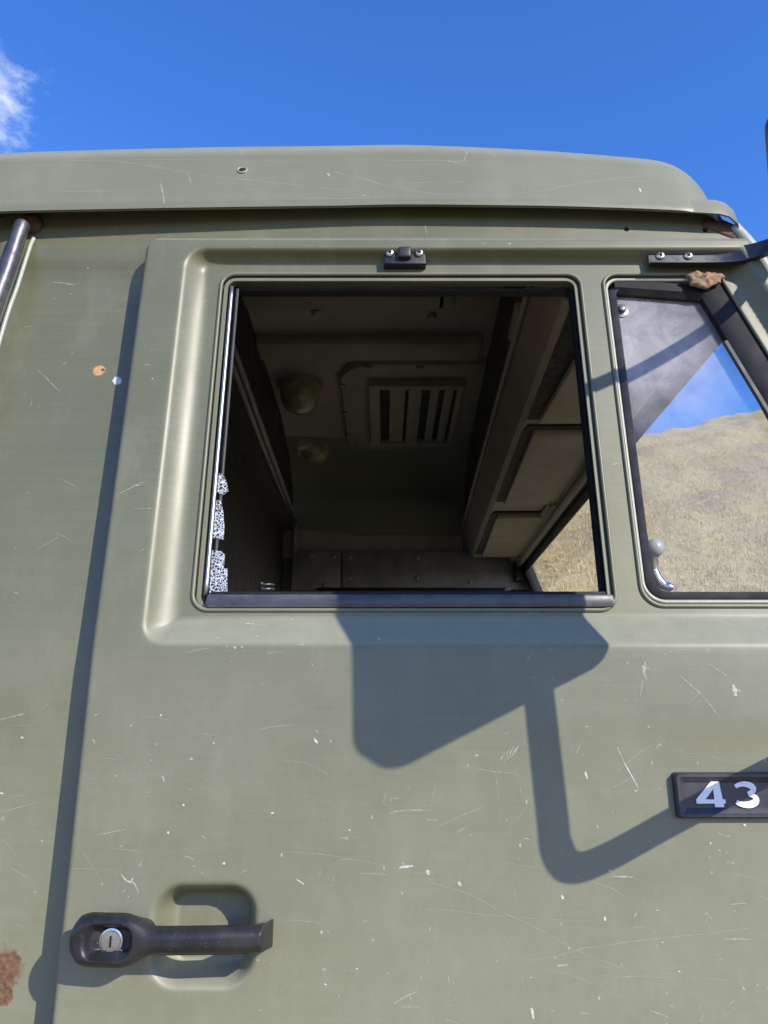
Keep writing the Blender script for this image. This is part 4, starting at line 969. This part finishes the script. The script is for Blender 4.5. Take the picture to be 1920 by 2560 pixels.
# two dome lamps
for (lx_, ly_, r, hh) in ((-0.250, 1.19, 0.062, 0.085), (-0.255, 1.685, 0.060, 0.062)):
    base = obj('dome_lamp', *lathe([(r * 1.12, 0.0), (r * 1.12, 0.010), (r * 1.05, 0.016), (r * 0.96, 0.016)], (lx_, ly_, CZ), Vector((0, 0, -1)), 28), M_inner2, truck, True, 40)
    obj('lamp_lens', *lathe([(r * math.cos(t) ** 0.7 if t < 1.55 else 0.0005, 0.012 + hh * math.sin(t)) for t in np.linspace(0, PI / 2, 9)], (lx_, ly_, CZ), Vector((0, 0, -1)), 14), M_lens, base, True, 20)
# overhead locker above the windscreen with three flaps
Rc = Matrix.Rotation(-0.025, 4, 'Z')
def con(o): o.data.transform(Matrix.Translation((0.27, 0.1, 0)) @ Rc @ Matrix.Translation((-0.27, -0.1, 0))); return o
cs_ = [(0.250, 2.462), (0.246, 2.452), (0.276, 2.352), (0.286, 2.343), (0.445, 2.343), (0.462, 2.40), (0.44, 2.46)]
console = con(obj('overhead_locker', *prism(cs_, lambda a, b, d: (a, 0.14 + d, b), 1.72, 0.0), M_cons, truck, True, 30))
con(obj('locker_edge_bead', *tube([(0.2455, 0.14, 2.452), (0.2455, 1.85, 2.452)], 0.005, 8), M_cons, console))
con(obj('locker_side_face', *prism(YZ, lambda a, b, d: (0.249 + (b - 2.45) * 0.05 + d, a, b - 0.004), 0.03, 0.0), M_beam, console, False))
con(obj('grab_handle', *rbox((0.246, 0.42, 2.475), (0.016, 0.12, 0.022), 0.006, 3), M_cons, console, True, 40))
for (ya, yb, dx) in ((0.14, 0.585, 0.052), (0.635, 1.165, 0.020), (1.285, 1.80, 0.016)):
    o1 = obj('locker_slot', *prism([(0.288, ya), (0.288 + dx, ya), (0.288 + 0.022, yb), (0.288, yb)], lambda a, b, d: (a, b, 2.3405 + d), 0.003, 0.0), M_dark, console, False); con(o1)
    fl = [(0.288 + dx, ya), (0.288 + dx + 0.008, ya + 0.01), (0.455, ya + 0.01), (0.455, yb - 0.02), (0.436, yb), (0.310, yb)]
    con(obj('locker_flap', *prism(rounded(fl, 0.006, 3)[::-1], lambda a, b, d: (a, b, 2.330 + d), 0.012, 0.003), M_flap, console, True, 40))
    con(obj('flap_catch', *rbox((0.445, yb - 0.005, 2.327), (0.016, 0.022, 0.014), 0.004, 2), M_inner2, console, True, 40))
    con(obj('flap_gap', *rbox((0.375, ya - 0.012, 2.3395), (0.165, 0.020, 0.004), 0.001, 1), M_dark, console, False))
# front header, light strip and black rubber over the windscreen
def wx(z): return 0.535 + (2.28 - z) * 0.36
obj('front_header', *prism([(0.455, 2.375), (0.462, 2.336), (0.500, 2.324), (0.538, 2.318), (0.53, 2.43), (0.47, 2.43)], lambda a, b, d: (a, 0.10 + d, b), 1.80, 0.0), M_inner2, truck, False)
obj('header_strip', *tube([(0.488, 0.12, 2.322), (0.500, 1.88, 2.322)], 0.011, 10), M_cons, truck)
ws = [(0.09, 1.45), (1.90, 1.45), (1.90, 2.310), (0.09, 2.310)]
wl2 = rounded(ws, 0.06, 8); wv = [(wx(b), a, b) for a, b in wl2]
obj('windscreen', wv, [tuple(range(len(wv)))], M_wind, truck, False)
obj('windscreen_rubber', *tube(densify(wv + [wv[0]], 0.05, False), 0.013, 10, False), M_rubber, truck)
for yy in (0.13, 1.87):
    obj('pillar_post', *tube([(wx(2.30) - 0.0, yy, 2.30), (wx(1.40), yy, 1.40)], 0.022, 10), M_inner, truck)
# far side: header panels with studs, far door with its own window, wall below
far = ybox('far_header_panel', -0.345, -0.162, 1.915, 1.945, 2.235, 2.378, M_inner2, 0.003)
far2 = ybox('far_header_panel', -0.156, 0.545, 1.915, 1.945, 2.235, 2.378, M_inner2, 0.003)
for (a, z) in ((-0.275, 2.36), (-0.19, 2.36), (-0.128, 2.355), (0.125, 2.355), (-0.128, 2.275), (0.125, 2.275), (0.32, 2.262), (-0.22, 2.25)):
    obj('panel_stud', *lathe([(0.0095, -0.002), (0.0095, 0.001), (0.0075, 0.004), (0.003, 0.006), (0.0005, 0.0063)], (a, 1.915, z), Vector((0, -1, 0)), 12), M_rivet, far2 if a > -0.16 else far, True, 40)
ybox('far_corner_trim', 0.485, 0.552, 1.880, 1.935, 2.262, 2.36, M_inner, 0.004)
ybox('far_pillar_trim', 0.515, 0.548, 1.925, 1.955, 2.0, 2.42, M_inner, 0.003)
obj('far_window_rubber', *rbox((0.11, 1.918, 2.232), (0.72, 0.03, 0.014), 0.004), M_rubber, truck, True, 40)
farsk = MB()
for (a, b, z0_, z1_) in ((-0.66, -0.34, 1.0, 2.47), (-0.34, 0.62, 1.0, 1.86), (0.50, 0.56, 1.86, 2.24), (-0.34, 0.56, 2.20, 2.47)):
    farsk.add(*rbox(((a + b) / 2, 1.975, (z0_ + z1_) / 2), (b - a, 0.02, z1_ - z0_), 0.001, 1))
farsk.build('far_side_panel', M_door, truck)
gq = [(-0.34, 1.972, 1.86), (0.50, 1.972, 1.86), (0.50, 1.972, 2.20), (-0.34, 1.972, 2.20)]
obj('far_window_pane', gq, [(0, 1, 2, 3)], M_wind, truck, False)
ybox('rear_skin', -0.665, -0.62, 0.12, 1.94, 1.0, 2.47, M_door, 0.01)
ybox('cab_floor', -0.66, 0.95, 0.05, 1.96, 0.97, 1.02, M_inner, 0.003)
# front panel, bumper, chassis and wheels that carry the cab
fpz = [(1.45, wx(1.45)), (1.0, wx(1.45) + 0.10)]
obj('front_panel', *prism([(fpz[1][1], 1.0), (fpz[1][1] + 0.03, 1.0), (fpz[0][1] + 0.03, 1.455), (fpz[0][1], 1.455)], lambda a, b, d: (a, 0.03 + d, b), 1.94, 0.0), M_door, truck, False)
ybox('bumper', 0.80, 1.02, 0.0, 2.0, 0.62, 0.98, M_black, 0.02)
for yy in (0.62, 1.38): ybox('chassis_rail', -4.2, 0.9, yy - 0.04, yy + 0.04, 0.72, 0.97, M_black, 0.005)
for wxx in (0.15, -3.3):
    for yy, s in ((0.22, -1), (1.78, 1)):
        t_ = obj('wheel', *lathe([(0.30, -0.14), (0.46, -0.15), (0.50, -0.11), (0.505, 0.0), (0.50, 0.11), (0.46, 0.15), (0.30, 0.14)], (wxx, yy, 0.505), Vector((0, s, 0)), 40), M_tyre, truck, True, 40)
        obj('wheel_rim', *lathe([(0.30, 0.145), (0.29, 0.10), (0.20, 0.06), (0.12, 0.10), (0.10, 0.15), (0.02, 0.15)], (wxx, yy, 0.505), Vector((0, s, 0)), 32), M_door, t_, True, 40)
    obj('axle', *tube([(wxx, 0.1, 0.505), (wxx, 1.9, 0.505)], 0.07, 12), M_black, truck)
    for yy in (0.62, 1.38): ybox('leaf_spring', wxx - 0.5, wxx + 0.5, yy - 0.035, yy + 0.035, 0.56, 0.74, M_black, 0.01)
ybox('load_bed', -4.3, -0.95, 0.02, 1.98, 0.96, 1.12, M_door, 0.01)

# ------------------------------------------------------------------ torn foam stuck under the mirror bracket
rf = random.Random(5); out = []
n = 64
for i in range(n):
    a = 2 * PI * i / n; wob = 1 + 0.10 * math.sin(3 * a + 1) + 0.07 * math.sin(7 * a) + 0.05 * math.sin(13 * a + 2) + rf.uniform(-0.035, 0.035)
    out.append((0.0255 * math.cos(a) * wob, 0.0125 * math.sin(a) * wob + 0.002 * math.cos(a * 2)))
v = []; f = []; LAY = [(0.96, 0.006), (1.0, 0.003), (0.98, 0.001), (0.9, 0.0), (0.68, -0.0006), (0.45, 0.0), (0.2, -0.0006)]
for s, dy in LAY:
    for i, (a, b) in enumerate(out):
        q = 0.0009 * math.sin(a * s * 420 + b * 300) + 0.0007 * math.sin(b * s * 900 + a * 500)
        v.append((0.458 + a * s, 0.054 + dy + q + rf.uniform(-0.0004, 0.0004), 2.3305 + b * s))
for L in range(len(LAY) - 1):
    for i in range(n): f.append((L * n + i, L * n + (i + 1) % n, (L + 1) * n + (i + 1) % n, (L + 1) * n + i))
f.append(tuple((len(LAY) - 1) * n + i for i in range(n))); f.append(tuple(range(n))[::-1])
tag(obj('torn_foam', v, f, M_foam, None, True), 'torn brown scrap of foam wedged under the black mirror bracket', 'foam')
